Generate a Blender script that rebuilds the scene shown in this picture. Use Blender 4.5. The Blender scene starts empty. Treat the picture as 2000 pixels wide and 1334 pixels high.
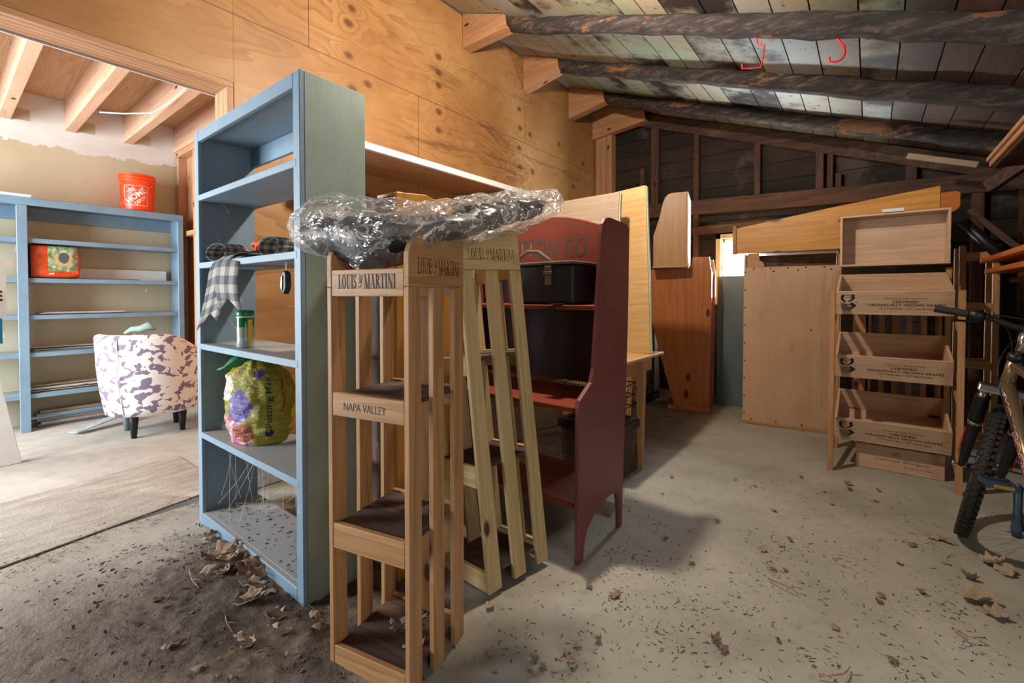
import bpy, bmesh, math, random
from mathutils import Vector, Matrix, Euler, noise
random.seed(7)
PI = math.pi
scene = bpy.context.scene
COL = scene.collection

# ------------------------------------------------------------------ camera, world, light, exposure
F_PX, HORIZON, PITCH, YAW = 889.0, 578.0, 0.0198, math.radians(38.1)
SH = F_PX * math.tan(PITCH) - (667 - HORIZON)
cd = bpy.data.cameras.new('camera')
cd.sensor_width = 36.0
cd.lens = F_PX * 36.0 / 2000.0
cd.shift_y = SH / 2000.0
cd.clip_start = 0.05
cam = bpy.data.objects.new('camera', cd)
COL.objects.link(cam)
cam.location = (0, 0, 1.2)
cam.rotation_euler = (PI / 2 - PITCH, 0, YAW)
scene.camera = cam

world = bpy.data.worlds.new('sky')
scene.world = world
world.use_nodes = True
bg = world.node_tree.nodes['Background']
bg.inputs[0].default_value = (0.80, 0.88, 1.0, 1)
# sky made bright toward the back window to whiten it, kept dim elsewhere
_wt = world.node_tree
_tc = _wt.nodes.new('ShaderNodeTexCoord'); _sp = _wt.nodes.new('ShaderNodeSeparateXYZ'); _mr = _wt.nodes.new('ShaderNodeMapRange')
_wt.links.new(_tc.outputs['Generated'], _sp.inputs[0]); _wt.links.new(_sp.outputs[1], _mr.inputs[0]); _wt.links.new(_mr.outputs[0], bg.inputs[1])
_mr.inputs[1].default_value = 0.55; _mr.inputs[2].default_value = 0.85; _mr.inputs[3].default_value = 0.08; _mr.inputs[4].default_value = 4.0

def area(name, loc, rot, sx, sy, power, col, spread=PI):
    l = bpy.data.lights.new(name, 'AREA')
    l.shape = 'RECTANGLE'; l.size = sx; l.size_y = sy; l.energy = power; l.color = col; l.spread = spread
    o = bpy.data.objects.new(name, l); COL.objects.link(o)
    o.location = loc; o.rotation_euler = rot
    return o
# daylight through the back window, through the open door of the next bay; the last lamp is added fill
area('window_daylight', (-1.25, 6.10, 1.55), (-PI / 2, 0, 0), 1.5, 1.3, 1000, (0.93, 0.97, 1.0))
area('bay_daylight', (-4.9, -2.2, 1.5), (PI / 2, 0, 0), 2.4, 2.2, 330, (0.87, 0.94, 1.0))
area('added_side_fill', (2.3, -0.4, 1.45), (math.radians(90), 0, math.radians(56)), 1.7, 1.9, 26, (1.0, 0.95, 0.90))  # fill lamp added right of the viewer, no doorway is built there
pl = bpy.data.lights.new('ceiling_bulb_light', 'POINT')
pl.energy = 150; pl.color = (1.0, 0.86, 0.70); pl.shadow_soft_size = 0.05
plo = bpy.data.objects.new('ceiling_bulb_light', pl); COL.objects.link(plo); plo.location = (-1.32, 1.98, 2.90)

vs = scene.view_settings
vs.view_transform = 'Standard'; vs.look = 'None'; vs.gamma = 1.0; vs.use_curve_mapping = False
vs.exposure = 0.35

# ------------------------------------------------------------------ helpers
_F = Vector((-math.sin(YAW), math.cos(YAW), 0)) * math.cos(PITCH) - Vector((0, 0, 1)) * math.sin(PITCH)
_R = Vector((math.cos(YAW), math.sin(YAW), 0))
_U = _R.cross(_F)
_C = Vector((0, 0, 1.2))
def ray(px, py): return _F + _R * ((px - 1000) / F_PX) + _U * ((667 - py + SH) / F_PX)
def at_x(px, py, c): d = ray(px, py); return _C + d * ((c - _C.x) / d.x)
def at_y(px, py, c): d = ray(px, py); return _C + d * ((c - _C.y) / d.y)
def at_z(px, py, c=0.0): d = ray(px, py); return _C + d * ((c - _C.z) / d.z)

def lin(c):
    c = c.lstrip('#'); v = [int(c[i:i + 2], 16) / 255 for i in (0, 2, 4)]
    return tuple((x / 12.92 if x <= 0.04045 else ((x + 0.055) / 1.055) ** 2.4) for x in v) + (1.0,)

class MB:
    """collects shapes in one bmesh"""
    def __init__(s): s.bm = bmesh.new()
    def box(s, x0, x1, y0, y1, z0, z1, m=None):
        co = [(x, y, z) for x in (x0, x1) for y in (y0, y1) for z in (z0, z1)]
        v = [s.bm.verts.new(Vector(c) if m is None else m @ Vector(c)) for c in co]
        for f in ((0, 1, 3, 2), (4, 6, 7, 5), (0, 4, 5, 1), (2, 3, 7, 6), (0, 2, 6, 4), (1, 5, 7, 3)):
            s.bm.faces.new([v[i] for i in f])
        return s
    def bar(s, a, b, w, h, up=(0, 0, 1)):
        a, b = Vector(a), Vector(b); d = (b - a); L = d.length; d.normalize()
        u = Vector(up); r = d.cross(u); 
        if r.length < 1e-4: r = d.cross(Vector((1, 0, 0)))
        r.normalize(); u = r.cross(d)
        m = Matrix((d, r, u)).transposed().to_4x4(); m.translation = a
        return s.box(0, L, -w / 2, w / 2, -h / 2, h / 2, m)
    def prism(s, pts, t0, t1, axis='y', m=None):
        """pts 2-D outline extruded along axis from t0 to t1"""
        def mk(p, t):
            c = {'y': (p[0], t, p[1]), 'x': (t, p[0], p[1]), 'z': (p[0], p[1], t)}[axis]
            return Vector(c) if m is None else m @ Vector(c)
        a = [s.bm.verts.new(mk(p, t0)) for p in pts]; b = [s.bm.verts.new(mk(p, t1)) for p in pts]
        n = len(pts)
        s.bm.faces.new(a); s.bm.faces.new(b[::-1])
        for i in range(n): s.bm.faces.new((a[i], b[i], b[(i + 1) % n], a[(i + 1) % n]))
        return s
    def tube(s, pts, r, n=10, cap=True, closed=False, jitter=None):
        pts = [Vector(p) for p in pts]; rs = r if isinstance(r, (list, tuple)) else [r] * len(pts)
        prev = None; rings = []; k = len(pts)
        for i, p in enumerate(pts):
            if closed: d = pts[(i + 1) % k] - pts[i - 1]
            else: d = pts[min(i + 1, k - 1)] - pts[max(i - 1, 0)]
            d.normalize()
            if prev is None:
                prev = d.orthogonal().normalized()
            u = (prev - d * prev.dot(d))
            if u.length < 1e-5: u = d.orthogonal()
            u.normalize(); prev = u; w = d.cross(u)
            ring = []
            for j in range(n):
                a = 2 * PI * j / n; q = p + (u * math.cos(a) + w * math.sin(a)) * rs[i]
                if jitter: q = jitter(q, p, i, j)
                ring.append(s.bm.verts.new(q))
            rings.append(ring)
        for i in range(k if closed else k - 1):
            A, B = rings[i], rings[(i + 1) % k]
            for j in range(n): s.bm.faces.new((A[j], A[(j + 1) % n], B[(j + 1) % n], B[j]))
        if cap and not closed:
            s.bm.faces.new(rings[0][::-1]); s.bm.faces.new(rings[-1])
        return s
    def lathe(s, prof, n=48, c=(0, 0, 0), a0=0, a1=2 * PI):
        full = abs(a1 - a0 - 2 * PI) < 1e-6; c = Vector(c)
        cols = []
        for i in range(n if full else n + 1):
            a = a0 + (a1 - a0) * i / n
            cols.append([s.bm.verts.new(c + Vector((r * math.cos(a), r * math.sin(a), z))) for r, z in prof])
        for i in range(n):
            A, B = cols[i], cols[(i + 1) % len(cols)]
            for j in range(len(prof) - 1):
                s.bm.faces.new((A[j], B[j], B[j + 1], A[j + 1]))
        return s
    def poly(s, pts):
        s.bm.faces.new([s.bm.verts.new(Vector(p)) for p in pts]); return s
    def build(s, name, mat, parent=None, bev=0.0, smooth=False, seg=1, m=None, solid=0.0, offset=-1):
        bmesh.ops.recalc_face_normals(s.bm, faces=s.bm.faces)
        if smooth == 'weld': bmesh.ops.remove_doubles(s.bm, verts=s.bm.verts, dist=1e-5)
        me = bpy.data.meshes.new(name)
        s.bm.to_mesh(me); s.bm.free()
        for mt in (mat if isinstance(mat, (list, tuple)) else [mat]): me.materials.append(mt)
        if smooth: me.polygons.foreach_set('use_smooth', [True] * len(me.polygons))
        o = bpy.data.objects.new(name, me); COL.objects.link(o)
        if m is not None: o.matrix_world = m
        if parent: o.parent = parent
        if solid:
            md = o.modifiers.new('solid', 'SOLIDIFY'); md.thickness = solid; md.offset = offset
        if bev:
            md = o.modifiers.new('bevel', 'BEVEL'); md.width = bev; md.segments = seg; md.limit_method = 'ANGLE'
            md.angle_limit = math.radians(40)
        return o

def tag(o, label, cat, group=None, kind=None):
    o['label'] = label; o['category'] = cat
    if group: o['group'] = group
    if kind: o['kind'] = kind
    return o
def struct(o):
    o['kind'] = 'structure'; return o
def thing(name, label, cat, loc=(0, 0, 0), rot=(0, 0, 0), group=None):
    o = bpy.data.objects.new(name, None); COL.objects.link(o)
    o.location = loc; o.rotation_euler = rot; o.empty_display_size = 0.1
    return tag(o, label, cat, group)
def copy_tree(o, parent=None):
    c = o.copy(); COL.objects.link(c)
    if parent: c.parent = parent
    for ch in list(o.children): copy_tree(ch, c)
    return c

# ------------------------------------------------------------------ material nodes
class NT:
    def __init__(s, name):
        s.m = bpy.data.materials.new(name); s.m.use_nodes = True
        s.t = s.m.node_tree; s.n = s.t.nodes; s.l = s.t.links
        s.b = s.n['Principled BSDF']; s.out = s.n['Material Output']
        s._rnd = None
    def add(s, ty, ins=(), **kw):
        n = s.n.new(ty)
        for k, v in kw.items(): setattr(n, k, v)
        for i, v in (ins.items() if isinstance(ins, dict) else enumerate(ins)):
            if v is None: continue
            sk = n.inputs[i]
            if isinstance(v, bpy.types.NodeSocket): s.l.new(v, sk)
            else: sk.default_value = v
        return n
    def math(s, op, a, b=None, c=None, clamp=False):
        n = s.add('ShaderNodeMath', [a, b, c], operation=op); n.use_clamp = clamp; return n.outputs[0]
    def coord(s, scale=(1, 1, 1), kind='Object', rnd=True, loc=(0, 0, 0)):
        tc = s.add('ShaderNodeTexCoord').outputs[kind]
        mp = s.add('ShaderNodeMapping', [tc, loc, (0, 0, 0), scale]).outputs[0]
        if rnd:
            if s._rnd is None:
                oi = s.add('ShaderNodeObjectInfo').outputs['Random']
                s._rnd = s.math('MULTIPLY', oi, 37.0)
            mp = s.add('ShaderNodeVectorMath', [mp, s._rnd], operation='ADD').outputs[0]
        return mp
    def noise(s, v, scale, detail=4.0, rough=0.55, dist=0.0):
        return s.add('ShaderNodeTexNoise', {'Vector': v, 'Scale': scale, 'Detail': detail, 'Roughness': rough, 'Distortion': dist}).outputs[0]
    def ramp(s, f, stops, interp='LINEAR'):
        n = s.add('ShaderNodeValToRGB', [f]); e = n.color_ramp.elements; n.color_ramp.interpolation = interp
        while len(e) > 1: e.remove(e[-1])
        e[0].position = stops[0][0]; e[0].color = cv(stops[0][1])
        for p, c in stops[1:]:
            k = e.new(p); k.color = cv(c)
        return n.outputs[0]
    def mix(s, f, a, b, mode='MIX'):
        n = s.add('ShaderNodeMix', data_type='RGBA', blend_type=mode)
        for i, v in ((0, f), (6, a), (7, b)):
            if isinstance(v, bpy.types.NodeSocket): s.l.new(v, n.inputs[i])
            else: n.inputs[i].default_value = cv(v) if i else v
        return n.outputs[2]
    def step(s, v, lo, hi):
        return s.add('ShaderNodeMapRange', [v, lo, hi, 0.0, 1.0], interpolation_type='SMOOTHSTEP').outputs[0]
    def bump(s, h, strength=0.3, dist=0.01):
        b = s.add('ShaderNodeBump', {'Strength': strength, 'Distance': dist, 'Height': h}).outputs[0]
        s.l.new(b, s.b.inputs['Normal'])
    def base(s, c, rough=0.6, **kw):
        if isinstance(c, bpy.types.NodeSocket): s.l.new(c, s.b.inputs['Base Color'])
        else: s.b.inputs['Base Color'].default_value = cv(c)
        if isinstance(rough, bpy.types.NodeSocket): s.l.new(rough, s.b.inputs['Roughness'])
        else: s.b.inputs['Roughness'].default_value = rough
        for k, v in kw.items(): s.b.inputs[k].default_value = v
        return s.m
def cv(c):
    if isinstance(c, str): return lin(c)
    if isinstance(c, (int, float)): return (c, c, c, 1)
    return tuple(c) + ((1,) if len(c) == 3 else ())

def wood(name, light, dark, axis='z', rough=0.6, ring=9.0, knots=0.5, knot_col='#4a2a14', weather=None, wobble=1.0, kr=1.0):
    t = NT(name)
    k = {'x': (0.1, 1, 1), 'y': (1, 0.1, 1), 'z': (1, 1, 0.1)}[axis]
    kn = {'x': (0.45, 1, 1), 'y': (1, 0.45, 1), 'z': (1, 1, 0.45)}[axis]
    v = t.coord(k)
    # knots
    vk = t.coord(kn)
    kx, ky, kz = t.add('ShaderNodeSeparateXYZ', [vk]).outputs
    uu, vv = {'x': (t.math('ADD', ky, kz), kx), 'y': (t.math('ADD', kx, kz), ky), 'z': (t.math('ADD', kx, ky), kz)}[axis]
    vo = t.add('ShaderNodeTexVoronoi', {'Vector': t.add('ShaderNodeCombineXYZ', [uu, vv, 0.0]).outputs[0], 'Scale': 4.2, 'Randomness': 1.0}, feature='F1', voronoi_dimensions='2D')
    kd = vo.outputs['Distance']
    kc = t.add('ShaderNodeSeparateColor', [vo.outputs['Color']]).outputs[0]
    on = t.math('LESS_THAN', kc, knots * 0.62)
    near = t.math('MULTIPLY', t.math('SUBTRACT', 1.0, t.step(kd, 0.0, 0.28)), on)
    k2 = {'x': (0.045, 1, 1), 'y': (1, 0.045, 1), 'z': (1, 1, 0.045)}[axis]
    f = t.noise(t.coord(k2), 5.5 * wobble, 3.0, 0.5, 0.25)
    f = t.math('ADD', f, t.math('MULTIPLY', near, 0.10))
    r = t.math('FRACT', t.math('MULTIPLY', f, ring))
    r = t.math('MULTIPLY', t.math('POWER', r, 1.6), 0.75)
    fine = t.noise(t.coord(k2), 130.0, 4.0, 0.75)
    blot = t.noise(t.coord((1, 1, 1)), 2.2, 3.0)
    c = t.mix(r, light, dark)
    c = t.mix(t.math('MULTIPLY', t.step(fine, 0.42, 0.68), 0.5), c, tuple(x * 0.85 for x in lin(dark)[:3]))
    c = t.mix(t.math('MULTIPLY', t.step(blot, 0.4, 0.75), 0.25), c, dark)
    kn_m = t.math('MULTIPLY', t.math('SUBTRACT', 1.0, t.step(t.math('ADD', kd, t.math('MULTIPLY', fine, 0.02)), 0.045 * kr, 0.095 * kr)), on)
    c = t.mix(kn_m, c, knot_col)
    if weather:
        wv = t.noise(t.coord((1, 1, 1)), 3.5, 6.0, 0.65)
        c = t.mix(t.step(wv, 0.5, 0.68), c, weather)
    t.bump(t.math('ADD', fine, t.math('MULTIPLY', r, 0.4)), 0.18, 0.002)
    return t.base(c, rough)

def paint(name, col, worn='#b9b4a4', amount=0.25, rough=0.5, axis='z', dust=0.0):
    t = NT(name)
    v = t.coord({'x': (0.1, 1, 1), 'y': (1, 0.1, 1), 'z': (1, 1, 0.1)}[axis])
    fine = t.noise(v, 60.0, 4.0, 0.7)
    blot = t.noise(t.coord(), 3.0, 5.0, 0.6)
    c2 = tuple(x * 0.82 for x in lin(col)[:3])
    c = t.mix(t.step(blot, 0.35, 0.7), col, c2)
    c = t.mix(t.math('MULTIPLY', t.step(fine, 0.5, 0.8), 0.3), c, tuple(x * 0.62 for x in lin(col)[:3]))
    sp = t.noise(t.coord(), 28.0, 3.0, 0.6)
    c = t.mix(t.math('MULTIPLY', t.step(sp, 0.66, 0.72), amount), c, worn)
    dk = t.add('ShaderNodeTexVoronoi', {'Vector': t.coord(), 'Scale': 9.0}).outputs['Distance']
    c = t.mix(t.math('MULTIPLY', t.math('SUBTRACT', 1.0, t.step(dk, 0.022, 0.035)), 0.8), c, '#20242a')
    if dust:   # pale dust settled on the upward faces
        nz = t.add('ShaderNodeSeparateXYZ', [t.add('ShaderNodeNewGeometry').outputs['Normal']]).outputs[2]
        dn = t.noise(t.coord(), 6.0, 5.0, 0.65)
        c = t.mix(t.math('MULTIPLY', t.step(nz, 0.7, 0.9), t.math('MULTIPLY', t.math('ADD', 0.55, t.math('MULTIPLY', dn, 0.7)), dust), clamp=True), c, '#a3a09c')
    t.bump(fine, 0.25, 0.002)
    return t.base(c, rough)

def plain(name, col, rough=0.5, metal=0.0, bump=0.0, scale=40, var=0.15, **kw):
    t = NT(name)
    n = t.noise(t.coord(), scale, 4.0, 0.6)
    c = t.mix(t.step(n, 0.35, 0.7), col, tuple(x * (1 - var) for x in cv(col)[:3]))
    if bump: t.bump(n, bump, 0.003)
    return t.base(c, rough, Metallic=metal, **kw)

M = {}
for ax in 'xyz':
    M['rack_' + ax] = wood('rack_pine_' + ax, '#bf9263', '#9a6b40', ax, 0.55, knots=0.6, kr=1.1)
    M['pale_' + ax] = wood('pale_pine_' + ax, '#cdb585', '#b3935f', ax, 0.6, knots=0.3)
    M['crate_' + ax] = wood('crate_wood_' + ax, '#d0b195', '#bb9778', ax, 0.6, knots=0.25)
    M['amber_' + ax] = wood('amber_pine_' + ax, '#d39a4a', '#bb7c30', ax, 0.38, knots=0.8, knot_col='#5b2a10', kr=1.35)
    M['cabinet_' + ax] = wood('orange_cabinet_wood_' + ax, '#b4703d', '#98562a', ax, 0.3, knots=0.6, knot_col='#4a1e0c', kr=1.3)
    M['orange_' + ax] = wood('orange_board_' + ax, '#c5712f', '#a4531d', ax, 0.4, knots=0.2)
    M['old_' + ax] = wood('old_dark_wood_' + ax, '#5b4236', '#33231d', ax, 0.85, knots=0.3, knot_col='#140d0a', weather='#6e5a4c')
    M['stud_' + ax] = wood('old_stud_wood_' + ax, '#5f4235', '#38261e', ax, 0.8, knots=0.3, knot_col='#1c0f0b')
    M['fir_' + ax] = wood('new_fir_' + ax, '#c79a75', '#ab7a54', ax, 0.55, knots=0.3)
    M['blue_' + ax] = paint('blue_paint_' + ax, '#7892a5', axis=ax, dust=0.9)
    M['red_' + ax] = paint('red_paint_' + ax, '#7f3013', worn='#5a2417', amount=0.3, rough=0.8, axis=ax)
    M['board_' + ax] = wood('yellow_board_' + ax, '#d3ae76', '#bf9459', ax, 0.4, knots=0.5, knot_col='#5b3214', kr=1.2)
M['hutch'] = wood('hutch_pine', '#b98a55', '#a2713c', 'z', 0.4, knots=0.7, kr=1.2)
M['redside'] = paint('light_tinted_red_side', '#7b4440', worn='#5a2c2a', amount=0.5, rough=0.4)  # same red paint, the side's dim purple lighting put into the colour
M['redback'] = paint('shade_dark_back', '#2b130d', worn='#1a0b08', rough=0.7, axis='x')  # unlit inside of the red shelf painted as a dark colour
M['panel'] = wood('pale_panel_board', '#c9a585', '#bb9372', 'z', 0.55, ring=3, knots=0.25, knot_col='#b98d66')
M['board_grey'] = wood('greyed_board', '#aa937a', '#927a62', 'x', 0.45, knots=0.3)
M['slate'] = paint('slate_blue_paint', '#66757c', worn='#3b4347', amount=0.5)
M['white'] = plain('white_paint', '#dfe0dd', 0.5, scale=6, var=0.08)
M['black'] = plain('black_plastic', '#141517', 0.45)
M['darkmetal'] = plain('dark_metal', '#2a2c2e', 0.4, 0.6)
M['rubber'] = plain('tyre_rubber', '#2b2623', 0.75, bump=0.2, scale=90, var=0.4)
M['chrome'] = plain('chrome', '#c9c9c6', 0.22, 1.0, scale=20, var=0.2)
M['gold'] = plain('champagne_frame_paint', '#8f7a5e', 0.28, 0.6, scale=5, var=0.12)
M['steelblue'] = plain('blue_grey_steel', '#4a5f74', 0.4, 0.7, bump=0.1)
M['ink'] = plain('black_ink', '#1a1715', 0.7)
M['red_ink'] = plain('red_decal', '#9c1712', 0.4)
M['white_ink'] = plain('white_decal', '#e9e4dc', 0.5)
M['green_ink'] = plain('faded_green_paint', '#4c4434', 0.8)

# ------------------------------------------------------------------ lettering
def text_obj(s, w, h, mat, parent, mtx, bold=0.0, name='lettering', shear=0.0, bend=None, spacing=1.0):
    cu = bpy.data.curves.new('t', 'FONT'); cu.body = s; cu.align_x = 'CENTER'; cu.offset = bold; cu.shear = shear; cu.space_character = spacing
    cu.resolution_u = 3
    o = bpy.data.objects.new('t', cu); COL.objects.link(o)
    bpy.context.view_layer.update()
    me = bpy.data.meshes.new_from_object(o.evaluated_get(bpy.context.evaluated_depsgraph_get()))
    bpy.data.objects.remove(o)
    return place_flat(me, w, h, mat, parent, mtx, name, bend)
def place_flat(me, w, h, mat, parent, mtx, name='lettering', bend=None):
    xs = [v.co.x for v in me.vertices]; ys = [v.co.y for v in me.vertices]
    x0, x1, y0, y1 = min(xs), max(xs), min(ys), max(ys)
    for v in me.vertices:
        p = Vector(((v.co.x - (x0 + x1) / 2) * (w / (x1 - x0)), (v.co.y - (y0 + y1) / 2) * ((h or w / (x1 - x0) * (y1 - y0)) / (y1 - y0)), 0))
        v.co = bend(p) if bend else mtx @ p
    me.materials.clear(); me.materials.append(mat)
    o = bpy.data.objects.new(name, me); COL.objects.link(o)
    if parent: o.parent = parent
    return o
def frame(o, ux, uy):
    """4x4 with local x along ux, y along uy, origin o"""
    ux = Vector(ux).normalized(); uy = Vector(uy); uy = (uy - ux * uy.dot(ux)).normalized(); uz = ux.cross(uy)
    m = Matrix((ux, uy, uz)).transposed().to_4x4(); m.translation = Vector(o); return m
def arc(cx, cy, ro, ri, a0, a1, n=14):
    q = []
    for i in range(n):
        a = math.radians(a0 + (a1 - a0) * i / n); b = math.radians(a0 + (a1 - a0) * (i + 1) / n)
        q.append([(cx + ro[0] * math.cos(a), cy + ro[1] * math.sin(a)), (cx + ro[0] * math.cos(b), cy + ro[1] * math.sin(b)),
                  (cx + ri[0] * math.cos(b), cy + ri[1] * math.sin(b)), (cx + ri[0] * math.cos(a), cy + ri[1] * math.sin(a))])
    return q
def R_(x0, x1, y0, y1): return [(x0, y0), (x1, y0), (x1, y1), (x0, y1)]
def st(x0, x1, y0=0, y1=1, s=0.08):   # vertical stem with serifs
    return [R_(x0, x1, y0, y1), R_(x0 - s, x1 + s, y0, y0 + 0.045), R_(x0 - s, x1 + s, y1 - 0.045, y1)]
def dg(xa, ya, xb, yb, w): return [[(xa - w / 2, ya), (xa + w / 2, ya), (xb + w / 2, yb), (xb - w / 2, yb)]]
GL = {
 'L': (0.66, st(0.14, 0.32) + [R_(0.3, 0.6, 0, 0.05), [(0.5, 0.05), (0.6, 0.05), (0.62, 0.28), (0.58, 0.28)]]),
 'O': (0.78, arc(0.38, 0.5, (0.34, 0.51), (0.16, 0.46), 0, 360, 28)),
 'U': (0.76, [R_(0.1, 0.28, 0.28, 1), R_(0.58, 0.63, 0.28, 1), R_(0.02, 0.36, 0.955, 1), R_(0.5, 0.71, 0.955, 1)] + arc(0.365, 0.28, (0.265, 0.3), (0.215, 0.24), 180, 360, 16) + arc(0.365, 0.28, (0.265, 0.3), (0.1, 0.24), 180, 270, 10)),
 'I': (0.42, st(0.12, 0.3)),
 'S': (0.56, arc(0.26, 0.75, (0.2, 0.26), (0.1, 0.2), 20, 270, 14) + arc(0.28, 0.26, (0.22, 0.27), (0.1, 0.2), -160, 90, 14) + dg(0.2, 0.56, 0.36, 0.44, 0.24) + [R_(0.42, 0.46, 0.68, 1.0), R_(0.05, 0.09, 0, 0.32)]),
 'M': (1.02, [R_(0.1, 0.15, 0, 1), R_(0.02, 0.23, 0, 0.045), R_(0.02, 0.2, 0.955, 1)] + dg(0.48, 0, 0.16, 1, 0.18) + dg(0.48, 0, 0.78, 1, 0.05) + st(0.74, 0.91)),
 'A': (0.8, dg(0.1, 0, 0.4, 1, 0.05) + dg(0.64, 0, 0.38, 1, 0.18) + [R_(0.2, 0.56, 0.3, 0.35), R_(0.0, 0.22, 0, 0.045), R_(0.48, 0.8, 0, 0.045)]),
 'R': (0.8, st(0.14, 0.3) + arc(0.3, 0.74, (0.34, 0.26), (0.18, 0.21), -90, 90, 12) + dg(0.7, 0, 0.4, 0.5, 0.18) + [R_(0.6, 0.84, 0, 0.045)]),
 'T': (0.74, [R_(0.28, 0.46, 0, 1), R_(0.19, 0.55, 0, 0.045), R_(0.04, 0.7, 0.95, 1), R_(0.04, 0.08, 0.74, 1), R_(0.66, 0.7, 0.74, 1)]),
 'N': (0.86, [R_(0.12, 0.17, 0, 1), R_(0.68, 0.73, 0, 1), R_(0.04, 0.26, 0, 0.045), R_(0.58, 0.82, 0.955, 1)] + dg(0.66, 0, 0.16, 1, 0.2)),
 'm': (0.72, [[(x * 0.62 + 0.06 + y * 0.16, y * 0.6 + 0.36) for x, y in q] for q in ([R_(0.1, 0.16, 0, 1)] + dg(0.48, 0, 0.16, 1, 0.14) + dg(0.48, 0, 0.78, 1, 0.06) + st(0.74, 0.9, s=0.05))] + [[(0.12, 0.12), (0.3, 0.2), (0.66, 0.26), (0.36, 0.1), (0.28, 0.06)]]),
 ' ': (0.26, []),
}
def serif_obj(s, w, h, mat, parent, mtx, name='lettering'):
    me = bpy.data.meshes.new(name); V = []; Fc = []; x = 0
    for ch in s:
        g = GL[ch]
        for q in g[1]:
            k = len(V); V += [(x + a, b, 0) for a, b in q]; Fc.append(tuple(range(k, k + len(q))))
        x += g[0]
    me.from_pydata(V, [], Fc)
    return place_flat(me, w, h, mat, parent, mtx, name)

def noisev(p, s): return noise.noise(Vector(p) * s)

# ------------------------------------------------------------------ structure materials
def floor_mat():
    t = NT('garage_concrete')
    co = t.coord(kind='Object', rnd=False)
    sx, sy, sz = t.add('ShaderNodeSeparateXYZ', [co]).outputs
    n1 = t.noise(co, 1.3, 6.0, 0.6); n2 = t.noise(co, 18.0, 5.0, 0.65); n3 = t.noise(co, 120.0, 3.0, 0.6)
    c = t.ramp(n1, [(0.3, '#8c877b'), (0.5, '#a39e91'), (0.7, '#b7b2a5')])
    c = t.mix(t.math('MULTIPLY', t.step(n2, 0.52, 0.75), 0.5), c, '#8a8177')
    # scattered grit
    vo = t.add('ShaderNodeTexVoronoi', {'Vector': t.add('ShaderNodeMapping', [co, (0, 0, 0), (0, 0, 0.6), (1, 2.2, 1)]).outputs[0], 'Scale': 95.0}).outputs['Distance']
    grit_zone = t.step(t.noise(co, 3.4, 5.0, 0.7), 0.52, 0.66)
    g = t.math('MULTIPLY', t.math('SUBTRACT', 1.0, t.step(vo, 0.10, 0.2)), grit_zone)
    c = t.mix(t.math('MULTIPLY', g, 0.6), c, '#5c5146')
    c = t.mix(t.math('MULTIPLY', t.step(t.noise(co, 2.6, 6.0, 0.7), 0.55, 0.75), 0.45), c, '#7d7469')
    # soil trodden in at the near left
    w = t.math('MULTIPLY', t.math('SUBTRACT', t.noise(co, 2.2, 6.0, 0.65), 0.5), 0.9)
    xw = t.math('ADD', sx, w)
    m = t.math('MULTIPLY', t.step(xw, -2.9, -2.1), t.math('SUBTRACT', 1.0, t.step(xw, -1.5, -1.05)))
    soil = t.ramp(t.noise(co, 7.0, 7.0, 0.7), [(0.32, '#5a4d43'), (0.5, '#6f6157'), (0.7, '#82746a')])
    c = t.mix(m, c, soil)
    dsoil = t.ramp(n2, [(0.3, '#30261f'), (0.5, '#4a3d33'), (0.7, '#695a4d')])
    dd = t.add('ShaderNodeVectorMath', [t.add('ShaderNodeMapping', [co, (1.82 * 0.9, -0.80 * 1.5, 0), (0, 0, 0), (0.9, 1.5, 1)]).outputs[0]], operation='LENGTH').outputs[1]
    c = t.mix(t.math('SUBTRACT', 1.0, t.step(t.math('ADD', dd, t.math('MULTIPLY', w, 0.7)), 0.35, 0.72)), c, dsoil)
    t.bump(t.math('ADD', t.math('MULTIPLY', n2, t.math('ADD', 0.3, m)), t.math('MULTIPLY', n3, 0.12)), 0.5, 0.02)
    return t.base(c, 0.85)
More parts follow.
